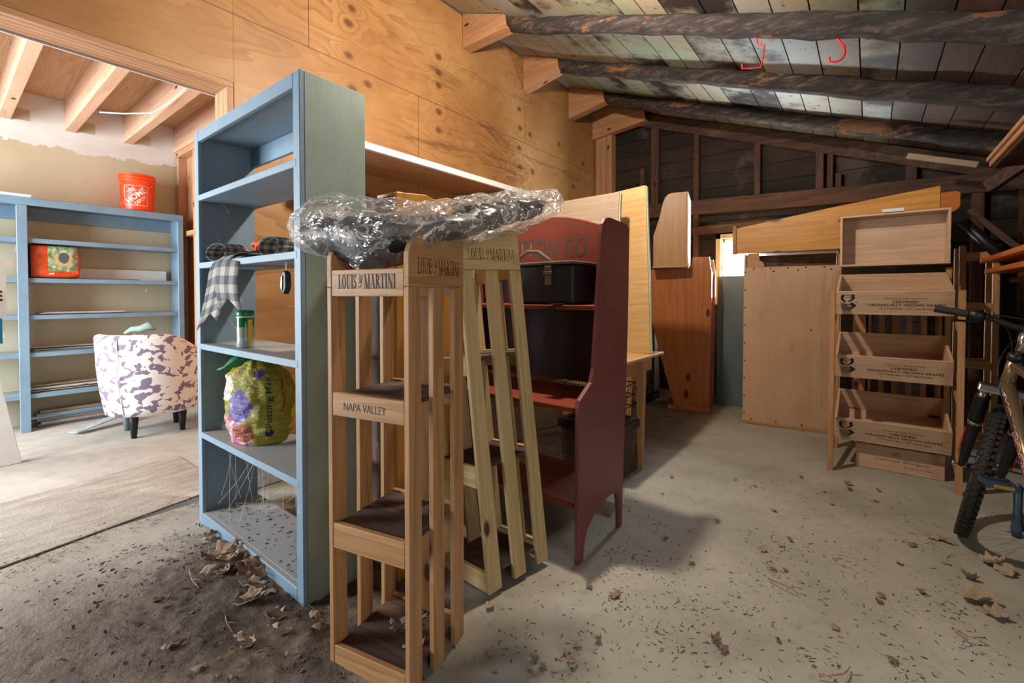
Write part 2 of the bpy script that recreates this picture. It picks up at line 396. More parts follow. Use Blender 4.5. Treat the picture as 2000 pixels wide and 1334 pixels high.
def ply_mat():
    t = NT('sheathing_plywood')
    co = t.coord(rnd=False)
    sx, sy, sz = t.add('ShaderNodeSeparateXYZ', [co]).outputs
    v = t.coord((1, 0.33, 1), rnd=False)
    f = t.noise(v, 1.5, 4.0, 0.5, 0.5)
    # knots repeating down the sheets like rotary-cut veneer
    acc = None; ringf = None
    for (y, z) in ((1.93, 3.50), (1.93, 3.3), (1.90, 3.18), (1.90, 2.95), (1.93, 2.72), (1.93, 2.57), (2.06, 2.80), (2.78, 3.3), (2.78, 3.16), (2.78, 3.05), (2.78, 2.82), (2.78, 2.66),
                   (3.95, 3.22), (3.97, 3.02), (3.95, 2.80), (3.97, 2.60), (4.15, 3.0), (4.2, 2.6), (4.75, 3.05), (1.40, 3.45), (4.45, 2.05), (5.35, 2.95), (5.1, 2.6), (2.05, 1.95), (3.0, 1.9)):
        p = t.add('ShaderNodeVectorMath', [t.add('ShaderNodeCombineXYZ', [0.0, t.math('MULTIPLY', t.math('SUBTRACT', sy, y), 0.75), t.math('SUBTRACT', sz, z)]).outputs[0]], operation='LENGTH').outputs[1]
        acc = p if acc is None else t.math('MINIMUM', acc, p)
    near = t.math('POWER', t.math('SUBTRACT', 1.0, t.step(acc, 0.0, 0.17)), 2.0)
    f = t.math('ADD', f, t.math('MULTIPLY', near, 0.13))
    r = t.math('POWER', t.math('FRACT', t.math('MULTIPLY', f, 19.0)), 2.0)
    fine = t.noise(t.coord((1, 0.05, 1), rnd=False), 70.0, 3.0, 0.7)
    blot = t.noise(co, 1.6, 4.0, 0.6)
    c = t.ramp(blot, [(0.3, '#9c6f42'), (0.5, '#ad7f4f'), (0.7, '#bb915f')])
    c = t.mix(t.math('MULTIPLY', r, t.math('ADD', 0.15, t.math('MULTIPLY', t.step(t.noise(co, 0.9, 3.0), 0.4, 0.65), 0.5))), c, '#7d4d28')
    c = t.mix(t.math('MULTIPLY', t.step(fine, 0.52, 0.7), 0.3), c, '#b57a3d')
    st_ = t.noise(t.coord((1, 0.22, 1.6), rnd=False), 1.9, 5.0, 0.7)   # brown streaks along the grain
    band = t.math('MULTIPLY', t.step(sy, 1.9, 2.6), t.step(st_, 0.56, 0.66))
    c = t.mix(t.math('MULTIPLY', band, 0.7), c, '#6b4226')
    c = t.mix(t.math('MULTIPLY', t.math('SUBTRACT', 1.0, t.step(t.math('ADD', acc, t.math('MULTIPLY', fine, 0.015)), 0.018, 0.05)), 0.85), c, '#5f3a1f')
    # sheet joints
    for val, ax, lo, hi, o_lo, o_hi in ((2.88, sz, -9, 9, 0, 0), (1.60, sy, 2.88, 9, 0, 0), (4.05, sy, 2.88, 9, 0, 0), (2.55, sy, -9, 2.88, 0, 0), (5.0, sy, -9, 2.88, 0, 0)):
        d = t.math('LESS_THAN', t.math('ABSOLUTE', t.math('SUBTRACT', ax, val)), 0.0022)
        oth = sy if ax is sz else sz
        ok = t.math('MULTIPLY', t.math('GREATER_THAN', oth, lo), t.math('LESS_THAN', oth, hi))
        c = t.mix(t.math('MULTIPLY', d, ok), c, '#4a2d15')
    nl = t.add('ShaderNodeTexVoronoi', {'Vector': co, 'Scale': 5.0, 'Randomness': 1.0}).outputs['Distance']
    c = t.mix(t.math('MULTIPLY', t.math('SUBTRACT', 1.0, t.step(nl, 0.02, 0.03)), 0.8), c, '#3c2816')
    t.bump(t.math('ADD', fine, r), 0.12, 0.002)
    return t.base(c, 0.5)
def drywall_mat():
    t = NT('mudded_drywall')
    co = t.coord(rnd=False)
    sx, sy, sz = t.add('ShaderNodeSeparateXYZ', [co]).outputs
    n = t.noise(co, 2.5, 5.0, 0.65)
    edge = t.math('ADD', t.math('MULTIPLY', n, 0.35), 2.45)
    white = t.math('GREATER_THAN', sz, edge)
    # unmudded rectangles between the joists
    u = t.math('ABSOLUTE', t.math('SUBTRACT', t.math('FRACT', t.math('DIVIDE', t.math('ADD', sy, 0.18), 0.45)), 0.52))
    rect = t.math('MULTIPLY', t.math('LESS_THAN', t.math('ADD', u, t.math('MULTIPLY', n, 0.05)), 0.22), t.math('LESS_THAN', t.math('ABSOLUTE', t.math('SUBTRACT', sz, 2.87)), 0.052))
    white = t.math('MULTIPLY', white, t.math('SUBTRACT', 1.0, rect))
    sp = t.add('ShaderNodeTexVoronoi', {'Vector': t.coord((1, 1.4, 0.5), rnd=False), 'Scale': 2.2}).outputs['Distance']
    white = t.math('MAXIMUM', white, t.math('LESS_THAN', t.math('ADD', sp, t.math('MULTIPLY', t.noise(co, 14.0), 0.1)), 0.13))
    tan = t.ramp(t.noise(co, 1.5, 4.0), [(0.3, '#b9ab8b'), (0.7, '#c8bda2')])
    mud = t.ramp(t.noise(t.coord((1, 0.4, 1), rnd=False), 6.0, 5.0, 0.6), [(0.3, '#d2cdc6'), (0.7, '#e6e2dc')])
    return t.base(t.mix(white, tan, mud), 0.8)
def roof_mat():
    t = NT('old_roof_boards')
    co = t.coord(rnd=False)
    sx, sy, sz = t.add('ShaderNodeSeparateXYZ', [co]).outputs
    at = t.add('ShaderNodeAttribute', attribute_name='rnd').outputs['Fac']
    g = t.noise(t.coord((1, 0.1, 1), rnd=False), 34.0, 5.0, 0.7)
    b = t.noise(co, 1.9, 5.0, 0.62)
    c = t.ramp(at, [(0.0, '#241a17'), (0.35, '#3d2a22'), (0.7, '#5a3a2b'), (1.0, '#4a3b32')])
    c = t.mix(t.math('MULTIPLY', t.step(g, 0.45, 0.75), 0.6), c, '#18110f')
    pale = t.ramp(t.noise(co, 0.9, 3.0), [(0.35, '#93a188'), (0.5, '#a99b80'), (0.65, '#a9afaf')])
    zone = t.math('MULTIPLY', t.step(sy, 2.4, 2.9), t.math('SUBTRACT', 1.0, t.step(t.math('ADD', sx, t.math('MULTIPLY', at, 0.7)), -0.1, 0.6)))
    wash = t.math('MULTIPLY', zone, t.step(t.math('ADD', b, t.math('MULTIPLY', at, 0.25)), 0.42, 0.60))  # pale weathering, with the window light on the boards painted in
    c = t.mix(t.math('MULTIPLY', wash, 0.92), c, pale)
    sp = t.noise(co, 16.0, 5.0, 0.7)
    c = t.mix(t.math('MULTIPLY', t.step(sp, 0.6, 0.68), 0.85), c, '#1c1513')
    t.bump(g, 0.3, 0.004)
    return t.base(c, 0.75)
def log_mat():
    t = NT('bark_log')
    v = t.coord((0.18, 1, 1)); n = t.noise(v, 30.0, 7.0, 0.75); b = t.noise(t.coord((0.35, 1, 1)), 4.0, 8.0, 0.72, 0.3)
    c = t.ramp(n, [(0.3, '#171312'), (0.5, '#342c2a'), (0.68, '#655751')])
    bare = t.step(b, 0.585, 0.60)
    c = t.mix(t.math('MULTIPLY', bare, 0.85), c, t.ramp(n, [(0.3, '#5f3822'), (0.7, '#a5744c')]))
    t.bump(n, 0.9, 0.02)
    return t.base(c, 0.85)
def backboards_mat():
    t = NT('dark_siding_boards')
    at = t.add('ShaderNodeAttribute', attribute_name='rnd').outputs['Fac']
    g = t.noise(t.coord((0.12, 1, 1), rnd=False), 26.0, 5.0, 0.7); b = t.noise(t.coord(rnd=False), 2.2, 5.0, 0.6)
    c = t.ramp(at, [(0.0, '#1f1b1a'), (0.5, '#2e2623'), (1.0, '#3f322c')])
    c = t.mix(t.math('MULTIPLY', t.step(g, 0.4, 0.7), 0.6), c, '#1a1513')
    c = t.mix(t.math('MULTIPLY', t.step(b, 0.55, 0.7), 0.5), c, '#6a5f57')
    t.bump(g, 0.3, 0.004)
    return t.base(c, 0.9)
M['floor'] = floor_mat(); M['ply'] = ply_mat(); M['drywall'] = drywall_mat(); M['roof'] = roof_mat(); M['log'] = log_mat(); M['siding'] = backboards_mat()
M['slab'] = plain('bay_concrete', '#b9b3a9', 0.8, bump=0.3, scale=9, var=0.16)
def mat_strip():
    t = NT('gritty_plywood_strip'); v = t.coord((1, 0.3, 1), rnd=False)
    n = t.noise(v, 14.0, 6.0, 0.7); g = t.noise(t.coord(rnd=False), 90.0, 4.0, 0.6)
    c = t.ramp(n, [(0.3, '#8d857b'), (0.5, '#a39b90'), (0.7, '#b8b0a5')])
    c = t.mix(t.math('MULTIPLY', t.step(g, 0.55, 0.7), 0.6), c, '#746859'); t.bump(g, 0.6, 0.004)
    return t.base(c, 0.9)
M['strip'] = mat_strip()
M['curb'] = plain('rough_concrete_curb', '#a7adab', 0.9, bump=0.6, scale=22, var=0.35)
M['ceilply'] = wood('bay_ceiling_plywood', '#d0ab85', '#b98a60', 'x', 0.6, ring=12, knots=0.3)
M['joist'] = wood('bay_joist_fir', '#d2ab8e', '#bb9072', 'x', 0.6, ring=6, knots=0.25)

# ------------------------------------------------------------------ structure
struct(MB().box(-3.06, 1.3, -3, 5.9, -0.1, 0).build('floor', M['floor']))
struct(MB().prism([(-3.06, -3), (-3.06, 0.3), (-3.2, 1.12), (-3.2, 5.9), (-6.3, 5.9), (-6.3, -3)], -0.1, -0.001, 'z').build('floor_bay', M['slab']))
struct(MB().prism([(-2.75, -1.0), (-3.00, 0.17), (-3.185, 1.12), (-4.05, 1.12), (-3.92, 0.22), (-3.70, -1.2)], 0.0, 0.006, 'z').build('trim_1', M['strip']))
struct(MB().bar((-2.76, -1.0, 0.002), (-2.99, 0.17, 0.002), 0.005, 0.006).bar((-2.99, 0.17, 0.002), (-3.175, 1.1, 0.002), 0.005, 0.006).build('trim_2', M['old_y']))

RZ = lambda x: 3.82 - 0.367 * (x + 3.0)     # underside of the roof boards
# plywood wall with the wide doorway into the next bay
struct(MB().box(-3.2, -3.0, 1.135, 5.8, 0.17, 3.80).build('wall_left', M['ply']))
struct(MB().box(-3.2, -3.001, -3, 1.134, 2.475, 3.80).build('wall_header', M['ply']))
struct(MB().box(-3.2, -2.97, 1.135, 5.8, 0, 0.17).build('baseboard_left', M['curb'], bev=0.01))
# built-up header and jamb of the doorway
h = MB()
for i in range(5): h.box(-3.198 + i * 0.0395, -3.162 + i * 0.0395, -3, 1.133, 2.445, 2.474)
struct(h.build('trim_3', M['fir_y']))
h = MB()
for i in range(3): h.box(-3.198 + i * 0.066, -3.136 + i * 0.066, 1.10, 1.134, 0.0, 2.444)
struct(h.build('trim_4', M['fir_z'], bev=0.002))
struct(MB().box(-3.21, -3.2, -3, 1.1, 2.435, 2.455).build('trim_5', M['white']))

# roof boards
m = MB(); rn = []
x = -3.25; th = math.atan(0.367)
while x < 1.4:
    w = random.choice((0.16, 0.19, 0.22, 0.25)); x1 = x + w - 0.008; r = random.random()
    m.prism([(x, RZ(x)), (x1, RZ(x1)), (x1, RZ(x1) + 0.02), (x, RZ(x) + 0.02)], -2.2, 5.9, 'y'); rn += [r] * 8
    x += w
o = m.build('ceiling', M['roof'])
a = o.data.attributes.new('rnd', 'FLOAT', 'POINT')
for i, v in enumerate(rn): a.data[i].value = v
struct(o)
struct(MB().prism([(-3.3, RZ(-3.3) + 0.022), (1.5, RZ(1.5) + 0.022), (1.5, RZ(1.5) + 0.05), (-3.3, RZ(-3.3) + 0.05)], -2.2, 5.95, 'y').build('ceiling_deck', M['old_y']))

# log rafters, each with its new wooden block against the plywood
for i, y in enumerate((-0.6, 0.3, 1.26, 2.21, 3.16, 4.10, 5.05)):
    pts = []; rs = []
    for k in range(40):
        x = -2.95 + 4.2 * k / 39; 
        pts.append((x, y + 0.012 * noisev((x, y, 3), 0.7), RZ(x) - 0.066 + 0.007 * noisev((x, y, 0), 1.1)))
        rs.append((0.062 + 0.006 * noisev((x, y, 8), 2.0)) * (1.0 + 0.15 * k / 39))
    def jit(q, p, a, b): return q + (q - p) * 0.35 * noisev((q.x, q.y * 3, q.z * 3), 3.5)
    struct(MB().tube(pts, rs, 20, jitter=jit).build('rafter', M['log'], smooth=True))
for i, (y, zb, x1, zr) in enumerate(((3.16, 3.53, -2.48, 3.50), (4.10, 3.475, -2.54, 3.455), (5.05, 3.45, -2.5, 3.44), (5.68, 3.36, -2.25, 3.36))):
    o = MB().prism([(-2.995, zb - 0.03), (x1, RZ(x1) - 0.125), (x1 - 0.02, RZ(x1) - 0.003), (-2.995, RZ(-3.0) - 0.003)], y - 0.085, y - 0.062, 'y').build('rafter_block', M['fir_x'], bev=0.003)
    tag(o, ['new wooden gusset block, largest and nearest of those along the top of the plywood wall', 'new wooden gusset block between the nearest one and the one beside the far plywood edge', 'new wooden gusset block beside the far edge of the plywood wall', 'thin wedge of new wood above the corner studs at the dark back wall'][i], 'bracket', 'gusset blocks at the rafter ends')
    MB().prism([(-2.995, zb - 0.03), (x1, RZ(x1) - 0.125), (x1, RZ(x1) - 0.105), (-2.995, zb - 0.01)], y - 0.06, y + 0.03, 'y').build('underside_plate', M['fir_x'], parent=o)

# back wall: dark horizontal siding in one mesh, window opening left free
WX0, WX1, WZ0, WZ1 = -1.43, -0.90, 1.10, 1.92
m = MB(); rn = []
z = 0.0
while z < 3.9:
    w = random.choice((0.17, 0.19, 0.21)); z1 = min(z + w - 0.006, 3.9); r = random.random()
    xm = -3.0 + (3.82 - z) / 0.367
    xr = min(1.3, xm)
    spans = [(-3.0, WX0), (WX1, xr)] if (z1 > WZ0 and z < WZ1) else [(-3.0, xr)]
    for a_, b_ in spans:
        if b_ - a_ > 0.02:
            tl = 0.012 * math.sin(z * 7)
            m.box(a_, b_, 5.80, 5.82, z, z1); rn += [r] * 8
    z += w
o = m.build('wall_back', M['siding'])
a = o.data.attributes.new('rnd', 'FLOAT', 'POINT')
for i, v in enumerate(rn): a.data[i].value = v
struct(o)
struct(MB().box(-3.1, WX0 - 0.0, 5.825, 5.85, 0, 3.9).box(WX1, 1.3, 5.825, 5.85, 0, 2.7).box(WX0, WX1, 5.825, 5.85, 0, WZ0).box(WX0, WX1, 5.825, 5.85, WZ1, 3.2).build('wall_back_sheathing', M['old_x']))
# framing of the back wall
for x, w, z0, z1 in ((-2.17, 0.1, 2.28, 3.35), (-1.66, 0.06, 0, 3.15), (-1.0, 0.06, 2.2, 2.95), (-0.42, 0.07, 2.17, 2.78), (-0.33, 0.05, 2.17, 2.7), (-0.26, 0.05, 2.17, 2.45), (0.30, 0.08, 2.2, 2.52), (0.75, 0.08, 0, 2.25), (1.03, 0.06, 0, 2.25)):
    struct(MB().box(x - w / 2, x + w / 2, 5.71, 5.798, z0, z1).build('wall_stud', M['stud_z'], bev=0.004))
struct(MB().box(-2.36, -2.30, 5.70, 5.798, 0, 2.85).build('wall_stud', M['stud_z'], bev=0.004))
struct(MB().box(-2.98, -2.90, 5.66, 5.79, 0, 3.62).box(-2.895, -2.82, 5.66, 5.79, 0, 3.60).box(-2.815, -2.74, 5.66, 5.79, 0, 3.58).build('wall_corner_studs', M['fir_z'], bev=0.003))
struct(MB().bar((-2.73, 5.74, 2.30), (1.2, 5.74, 2.18), 0.10, 0.17).build('wall_beam', M['stud_x'], bev=0.006))
struct(MB().bar((-1.70, 5.745, 1.985), (-0.2, 5.745, 2.00), 0.08, 0.10).build('wall_beam', M['stud_x'], bev=0.004))
struct(MB().bar((-2.9, 5.75, RZ(-2.9) - 0.10), (1.25, 5.75, RZ(1.25) - 0.10), 0.09, 0.16).build('rafter', M['old_x'], bev=0.005))
struct(MB().box(1.24, 1.28, 2.4, 5.8, 0, 2.3).build('wall_right', M['siding']))
for y in (5.2, 4.6, 4.0, 3.4): struct(MB().box(1.16, 1.24, y, y + 0.05, 0, 2.28).build('wall_stud', M['stud_z']))
# window_1
wf = struct(MB().box(WX0, WX0 + 0.05, 5.72, 5.84, WZ0, WZ1).box(WX1 - 0.06, WX1, 5.72, 5.84, WZ0, WZ1).box(WX0, WX1, 5.72, 5.84, WZ1 - 0.05, WZ1).box(WX0, WX1, 5.70, 5.84, WZ0, WZ0 + 0.05).build('window_1', M['pale_z']))
MB().box(WX0 + 0.052, WX0 + 0.085, 5.77, 5.81, WZ0 + 0.05, WZ1 - 0.05).box(WX1 - 0.10, WX1 - 0.06, 5.77, 5.81, WZ0 + 0.05, WZ1 - 0.05).box(WX0 + 0.07, WX1 - 0.06, 5.77, 5.81, WZ1 - 0.09, WZ1 - 0.05).box(WX0 + 0.07, WX1 - 0.06, 5.77, 5.81, WZ0 + 0.05, WZ0 + 0.09).build('window_sash', M['white'], parent=wf)
tg = NT('window_glass'); gl = tg.add('ShaderNodeBsdfGlossy', {'Roughness': 0.03}); tr = tg.add('ShaderNodeBsdfTransparent', [(0.96, 0.98, 0.98, 1)])
mx = tg.add('ShaderNodeMixShader', [0.05, tr.outputs[0], gl.outputs[0]]); tg.l.new(mx.outputs[0], tg.out.inputs[0])
MB().box(WX0 + 0.08, WX1 - 0.10, 5.788, 5.792, WZ0 + 0.09, WZ1 - 0.09).build('window_pane', tg.m, parent=wf)

# next bay: far wall, end wall, ceiling and joists
struct(MB().box(-6.25, -6.15, -3, 1.80, 0, 3.12).build('wall_far', M['drywall']))
struct(MB().box(-6.25, -3.2, 1.80, 1.86, 0, 3.12).build('wall_end', M['fir_z']))
for i, x in enumerate((-6.10, -5.6, -5.2, -4.75)):
    struct(MB().box(x - 0.03, x + 0.03, 1.72, 1.799, 0, 2.74).build('wall_stud', M['fir_z'], bev=0.003))
struct(MB().box(-6.14, -3.22, 1.71, 1.799, 2.74, 2.80).build('wall_plate', M['fir_x'], bev=0.003))
struct(MB().box(-6.14, -3.22, 1.71, 1.795, 1.85, 1.90).build('wall_plate', M['fir_x'], bev=0.003))
struct(MB().box(-6.25, -3.201, -3, 1.86, 3.08, 3.12).build('ceiling_bay', M['ceilply']))
for y in (-0.85, -0.43, 0.0, 0.41, 0.84, 1.28, 1.715):
    struct(MB().box(-6.149, -3.21, y - 0.02, y + 0.06, 2.80, 3.079).build('ceiling_joist', M['joist'], bev=0.004))
cable = [at_x(195, 219, -5.3), at_x(240, 222, -5.1), at_x(296, 221, -4.9), at_x(335, 198, -4.5), at_x(368, 168, -4.1)]
tag(MB().tube(cable, 0.006, 8).build('electrical_cable', M['white'], smooth=True), 'white electrical cable sagging under the joists of the next bay', 'cable')

# ply ledge on the wall with its white front edge
sh = MB().box(-2.995, -2.50, 1.62, 3.75, 2.125, 2.15).build('wall_ledge', M['fir_y'])
tag(sh, 'wide wooden ledge with a white front edge fixed across the plywood wall', 'shelf')
MB().box(-2.498, -2.47, 1.60, 3.75, 2.115, 2.16).build('front_edge', M['white'], parent=sh, bev=0.003)['label'] = 'white painted front edge'
MB().box(-2.995, -2.96, 3.60, 3.66, 1.85, 2.12).build('bracket', M['fir_z'], parent=sh)

# ------------------------------------------------------------------ blue shelving against the far wall of the bay
FX = -5.82
t = thing('blue_shelving', 'long light blue open shelving unit against the tan drywall of the next bay', 'shelf', (-5.97, 0.5, 0))
def loc(x): return x + 5.97
def ly(y): return y - 0.5
ys = [(-0.85, 0.50), (0.50, 1.66)]
MB().box(loc(-6.13), loc(FX), ly(-0.9), ly(1.68), 2.02, 2.06).build('top_board', M['blue_y'], t, 0.003)
MB().box(loc(FX) - 0.002, loc(FX) + 0.018, ly(-0.9), ly(1.68), 1.995, 2.062).build('face_rail', M['blue_y'], t, 0.003)
MB().box(loc(-6.14), loc(-6.12), ly(-0.9), ly(1.68), 1.90, 2.02).build('back_rail', M['blue_y'], t, 0.003)
for y0, y1 in ((0.462, 0.528), (1.63, 1.68), (-0.93, -0.87)):
    MB().box(loc(FX) - 0.001, loc(FX) + 0.018, ly(y0), ly(y1), 0, 1.994).build('face_stile', M['blue_z'], t, 0.003)
for y in (0.495, 1.665, -0.9):
    MB().box(loc(-6.12), loc(FX) - 0.002, ly(y) - 0.014, ly(y) + 0.014, 0, 2.019).build('side_panel', M['blue_z'], t, 0.002)
for z in (0.33, 0.695, 1.03, 1.358, 1.71):
    for a_, b_ in ((-0.885, 0.48), (0.51, 1.65)):
        MB().box(loc(-6.12), loc(FX) - 0.003, ly(a_), ly(b_), z - 0.04, z).build('shelf_board', M['blue_y'], t, 0.002)

# orange bucket
t = thing('bucket', 'orange plastic bucket with white square logo standing on the blue shelving', 'bucket', (-5.965, 1.33, 2.06))
def mk_pl(name, col, rough=0.4, **k): return plain(name, col, rough, scale=5, var=0.05, **k)
M['bucket'] = mk_pl('orange_bucket_plastic', '#ff4a17', 0.35)
prof = [(0.0, 0.004), (0.125, 0.004), (0.128, 0.0), (0.131, 0.02), (0.145, 0.30), (0.150, 0.302), (0.150, 0.318), (0.146, 0.32), (0.147, 0.335), (0.154, 0.337), (0.154, 0.35), (0.148, 0.352), (0.148, 0.362), (0.153, 0.364), (0.151, 0.374), (0.145, 0.374), (0.140, 0.30), (0.12, 0.012), (0, 0.012)]
MB().lathe(prof, 56).build('body', M['bucket'], t, smooth=True, bev=0.0)
def buck(p):   # wrap p (x along circumference, y up) on the bucket wall
    a = -0.30 + p.x / 0.14; z = 0.155 + p.y; r = 0.131 + (z - 0.02) * 0.05 + 0.0016
    return Vector((r * math.cos(a), r * math.sin(a), z))
lg = MB(); S = 0.098; T = 0.004
for (x0, y0, x1, y1) in ((-S, -S, S, -S), (-S, S, S, S), (-S, -S, -S, S), (S, -S, S, S)):
    for i in range(12):
        a_ = Vector((x0, y0, 0)).lerp(Vector((x1, y1, 0)), i / 12); b_ = Vector((x0, y0, 0)).lerp(Vector((x1, y1, 0)), (i + 1) / 12)
        n_ = Vector((T / 2, 0, 0)) if abs(x1 - x0) < 1e-6 else Vector((0, T / 2, 0))
        lg.poly([buck(a_ - n_), buck(b_ - n_), buck(b_ + n_), buck(a_ + n_)])
lg.build('logo_square', M['white_ink'], t)
ca, sa = math.cos(math.radians(42)), math.sin(math.radians(42))
def rotbuck(dx, dy): return lambda p: buck(Vector((p.x * ca - p.y * sa + dx, p.x * sa + p.y * ca + dy, 0)))
text_obj('THE', 0.075, 0.040, M['white_ink'], t, None, 0.012, 'logo_lettering', bend=rotbuck(-0.035, 0.045))
text_obj('HOME', 0.20, 0.058, M['white_ink'], t, None, 0.02, 'logo_lettering', bend=rotbuck(0.0, 0.0))
text_obj('DEPOT', 0.12, 0.034, M['white_ink'], t, None, 0.012, 'logo_lettering', bend=rotbuck(0.038, -0.045))
def buck2(p): return buck(Vector((p.x - 0.152, p.y + 0.01, 0)))
mm = MB()
for i in range(14):
    y = 0.085 - i * 0.012; w = random.uniform(0.006, 0.016)
    mm.poly([buck2(Vector((a_, b_, 0))) for a_, b_ in ((-w, y), (w, y), (w, y + random.uniform(0.003, 0.008)), (-w, y + 0.006))])
mm.build('printed_notes', M['ink'], t)
hp = [(0.156 * math.cos(a) , 0.156 * math.sin(a), 0.325 - 0.13 * math.sin(b)) for a, b in ((-1.35 + 2.3 * i / 16, PI * i / 16) for i in range(17))]
MB().tube(hp, 0.0022, 6).build('handle', M['chrome'], t, smooth=True)

# seed bag
M['seedbag'] = NT('printed_seed_bag')
tt = M['seedbag']; co = tt.coord(rnd=False); sx, sy, sz = tt.add('ShaderNodeSeparateXYZ', [co]).outputs
green = tt.ramp(tt.noise(co, 26.0, 5.0, 0.7), [(0.35, '#3f5a38'), (0.5, '#8fa37a'), (0.65, '#c9cfae')])
org = tt.ramp(tt.noise(co, 14.0), [(0.3, '#b83f12'), (0.7, '#e05a1e')])
isg = tt.math('MULTIPLY', tt.math('MULTIPLY', tt.math('GREATER_THAN', sy, -0.045), tt.math('LESS_THAN', sy, 0.155)), tt.math('GREATER_THAN', sz, 0.065))
c = tt.mix(isg, org, green)
bd = tt.add('ShaderNodeVectorMath', [tt.add('ShaderNodeCombineXYZ', [0.0, tt.math('SUBTRACT', sy, 0.06), tt.math('MULTIPLY', tt.math('SUBTRACT', sz, 0.19), 0.75)]).outputs[0]], operation='LENGTH').outputs[1]
c = tt.mix(tt.math('MULTIPLY', tt.math('MULTIPLY', tt.math('LESS_THAN', tt.math('ABSOLUTE', tt.math('SUBTRACT', bd, 0.05)), 0.010), tt.math('LESS_THAN', sz, 0.225)), isg), c, '#c9a468')
c = tt.mix(tt.math('MULTIPLY', tt.math('LESS_THAN', bd, 0.036), isg), c, '#4d5560')
c = tt.mix(tt.math('LESS_THAN', sy, -0.15), c, '#4b1d12')
tt.bump(tt.noise(co, 22.0, 4.0), 0.5, 0.01)
M['seedbag'] = tt.base(c, 0.3)
def pillow(hx, hy, hz, nx=18, ny=28, p=3.0, wr=0.012, seed=0, sc=9):
    m = MB(); rings = []
    for i in range(ny + 1):
        v = -1 + 2 * i / ny; e = (1 - abs(v) ** p) ** (1 / p)
        ring = []
        for j in range(nx * 2):
            a = 2 * PI * j / (nx * 2); cx, cy = math.cos(a), math.sin(a)
            x = math.copysign(abs(cx) ** 0.75, cx) * hx * (0.12 + 0.88 * e); y = math.copysign(abs(cy) ** 0.45, cy) * hy * (0.8 + 0.2 * e)
            z = v * hz; d = noisev((x + seed, y, z), sc) * wr
            ring.append(m.bm.verts.new((x + d * cx, y + d * cy, z + hz)))
        rings.append(ring)
    for i in range(ny):
        for j in range(nx * 2): m.bm.faces.new((rings[i][j], rings[i][(j + 1) % (nx * 2)], rings[i + 1][(j + 1) % (nx * 2)], rings[i + 1][j]))
    m.bm.faces.new(rings[0][::-1]); m.bm.faces.new(rings[-1]); return m
t = thing('mulch_bag', 'orange and green printed plastic bag of seed or mulch on the far blue shelving', 'bag', (-5.94, 0.70, 1.36))
pillow(0.09, 0.175, 0.152, p=6.0).build('bag_body', M['seedbag'], t, smooth=True)
MB().box(0.078, 0.088, -0.03, 0.16, 0.04, 0.075).build('label_band', mk_pl('orange_red_label', '#d8452a'), t, 0.002)
MB().box(0.080, 0.091, -0.04, -0.005, 0.035, 0.082).build('white_badge', M['white'], t, 0.002)

# trim, boards and papers lying on that shelving
def stack(n, y0, y1, z, spots, names, label, mats, thick=0.006, dx=0.25):
    for i in range(n):
        a_ = y0 + random.uniform(-0.05, 0.05); b_ = y1 + random.uniform(-0.25, 0.05)
        x0 = -6.10 + random.uniform(0, 0.05); w = random.uniform(0.10, dx)
        zz = z + i * (thick + 0.001) + 0.001
        o = MB().box(x0, min(x0 + w, -5.83), a_, b_, zz, zz + thick).build(names, mats[i % len(mats)], bev=0.001)
        tag(o, label, 'board', spots)
o = MB().box(-6.11, -6.09, 0.86, 1.60, 1.359, 1.47).build('baseboard_piece', M['white'], bev=0.003); tag(o, 'white baseboard offcut on edge behind the orange printed bag shelf', 'board')
o = MB().box(-6.02, -5.90, 0.9, 1.32, 1.359, 1.368).build('trim_strip', M['slate'], bev=0.002); tag(o, 'flat grey strip lying beside the orange printed bag on the far shelving', 'board')
stack(3, 0.60, 1.30, 1.031, 'white thin sheets on the middle far shelf', 'thin_sheet', 'thin white sheet in the small stack above the chair on the far shelving', [M['white'], M['curb']], 0.006)
stack(5, 0.54, 1.35, 0.696, 'flat trim strips on the fourth far shelf', 'trim_strip', 'thin grey-blue strip stacked on the far shelf right behind the spotted chair', [M['slate'], M['white'], M['slate']], 0.006)
stack(8, 0.53, 1.50, 0.331, 'thin boards on the lowest far shelf', 'thin_board', 'thin grey or white board stacked on the lowest far shelf, left of the spotted chair', [M['white'], M['curb'], M['slate'], M['board_grey']], 0.007)
stack(6, 0.55, 1.55, 0.004, 'scrap trim under the far shelving', 'scrap_board', 'scrap painted trim board in the heap on the floor under the far shelving', [M['blue_y'], M['board_grey'], M['blue_y'], M['white']], 0.022, 0.16)
p0, p1 = at_z(142, 850), at_z(250, 822)
o = MB().bar((p0.x, p0.y, 0.02), (p1.x, p1.y, 0.09), 0.10, 0.008).build('wood_lath', M['curb'], bev=0.002); tag(o, 'pale pointed wooden lath lying on the floor beside the spotted chair', 'board')
o = MB().box(-6.0, -5.72, 0.75, 1.3, 2.061, 2.075).build('white_sheet', M['white'], bev=0.002); o.location = (0, -0.75, 0); tag(o, 'thin white panel lying on top of the far blue shelving', 'board')

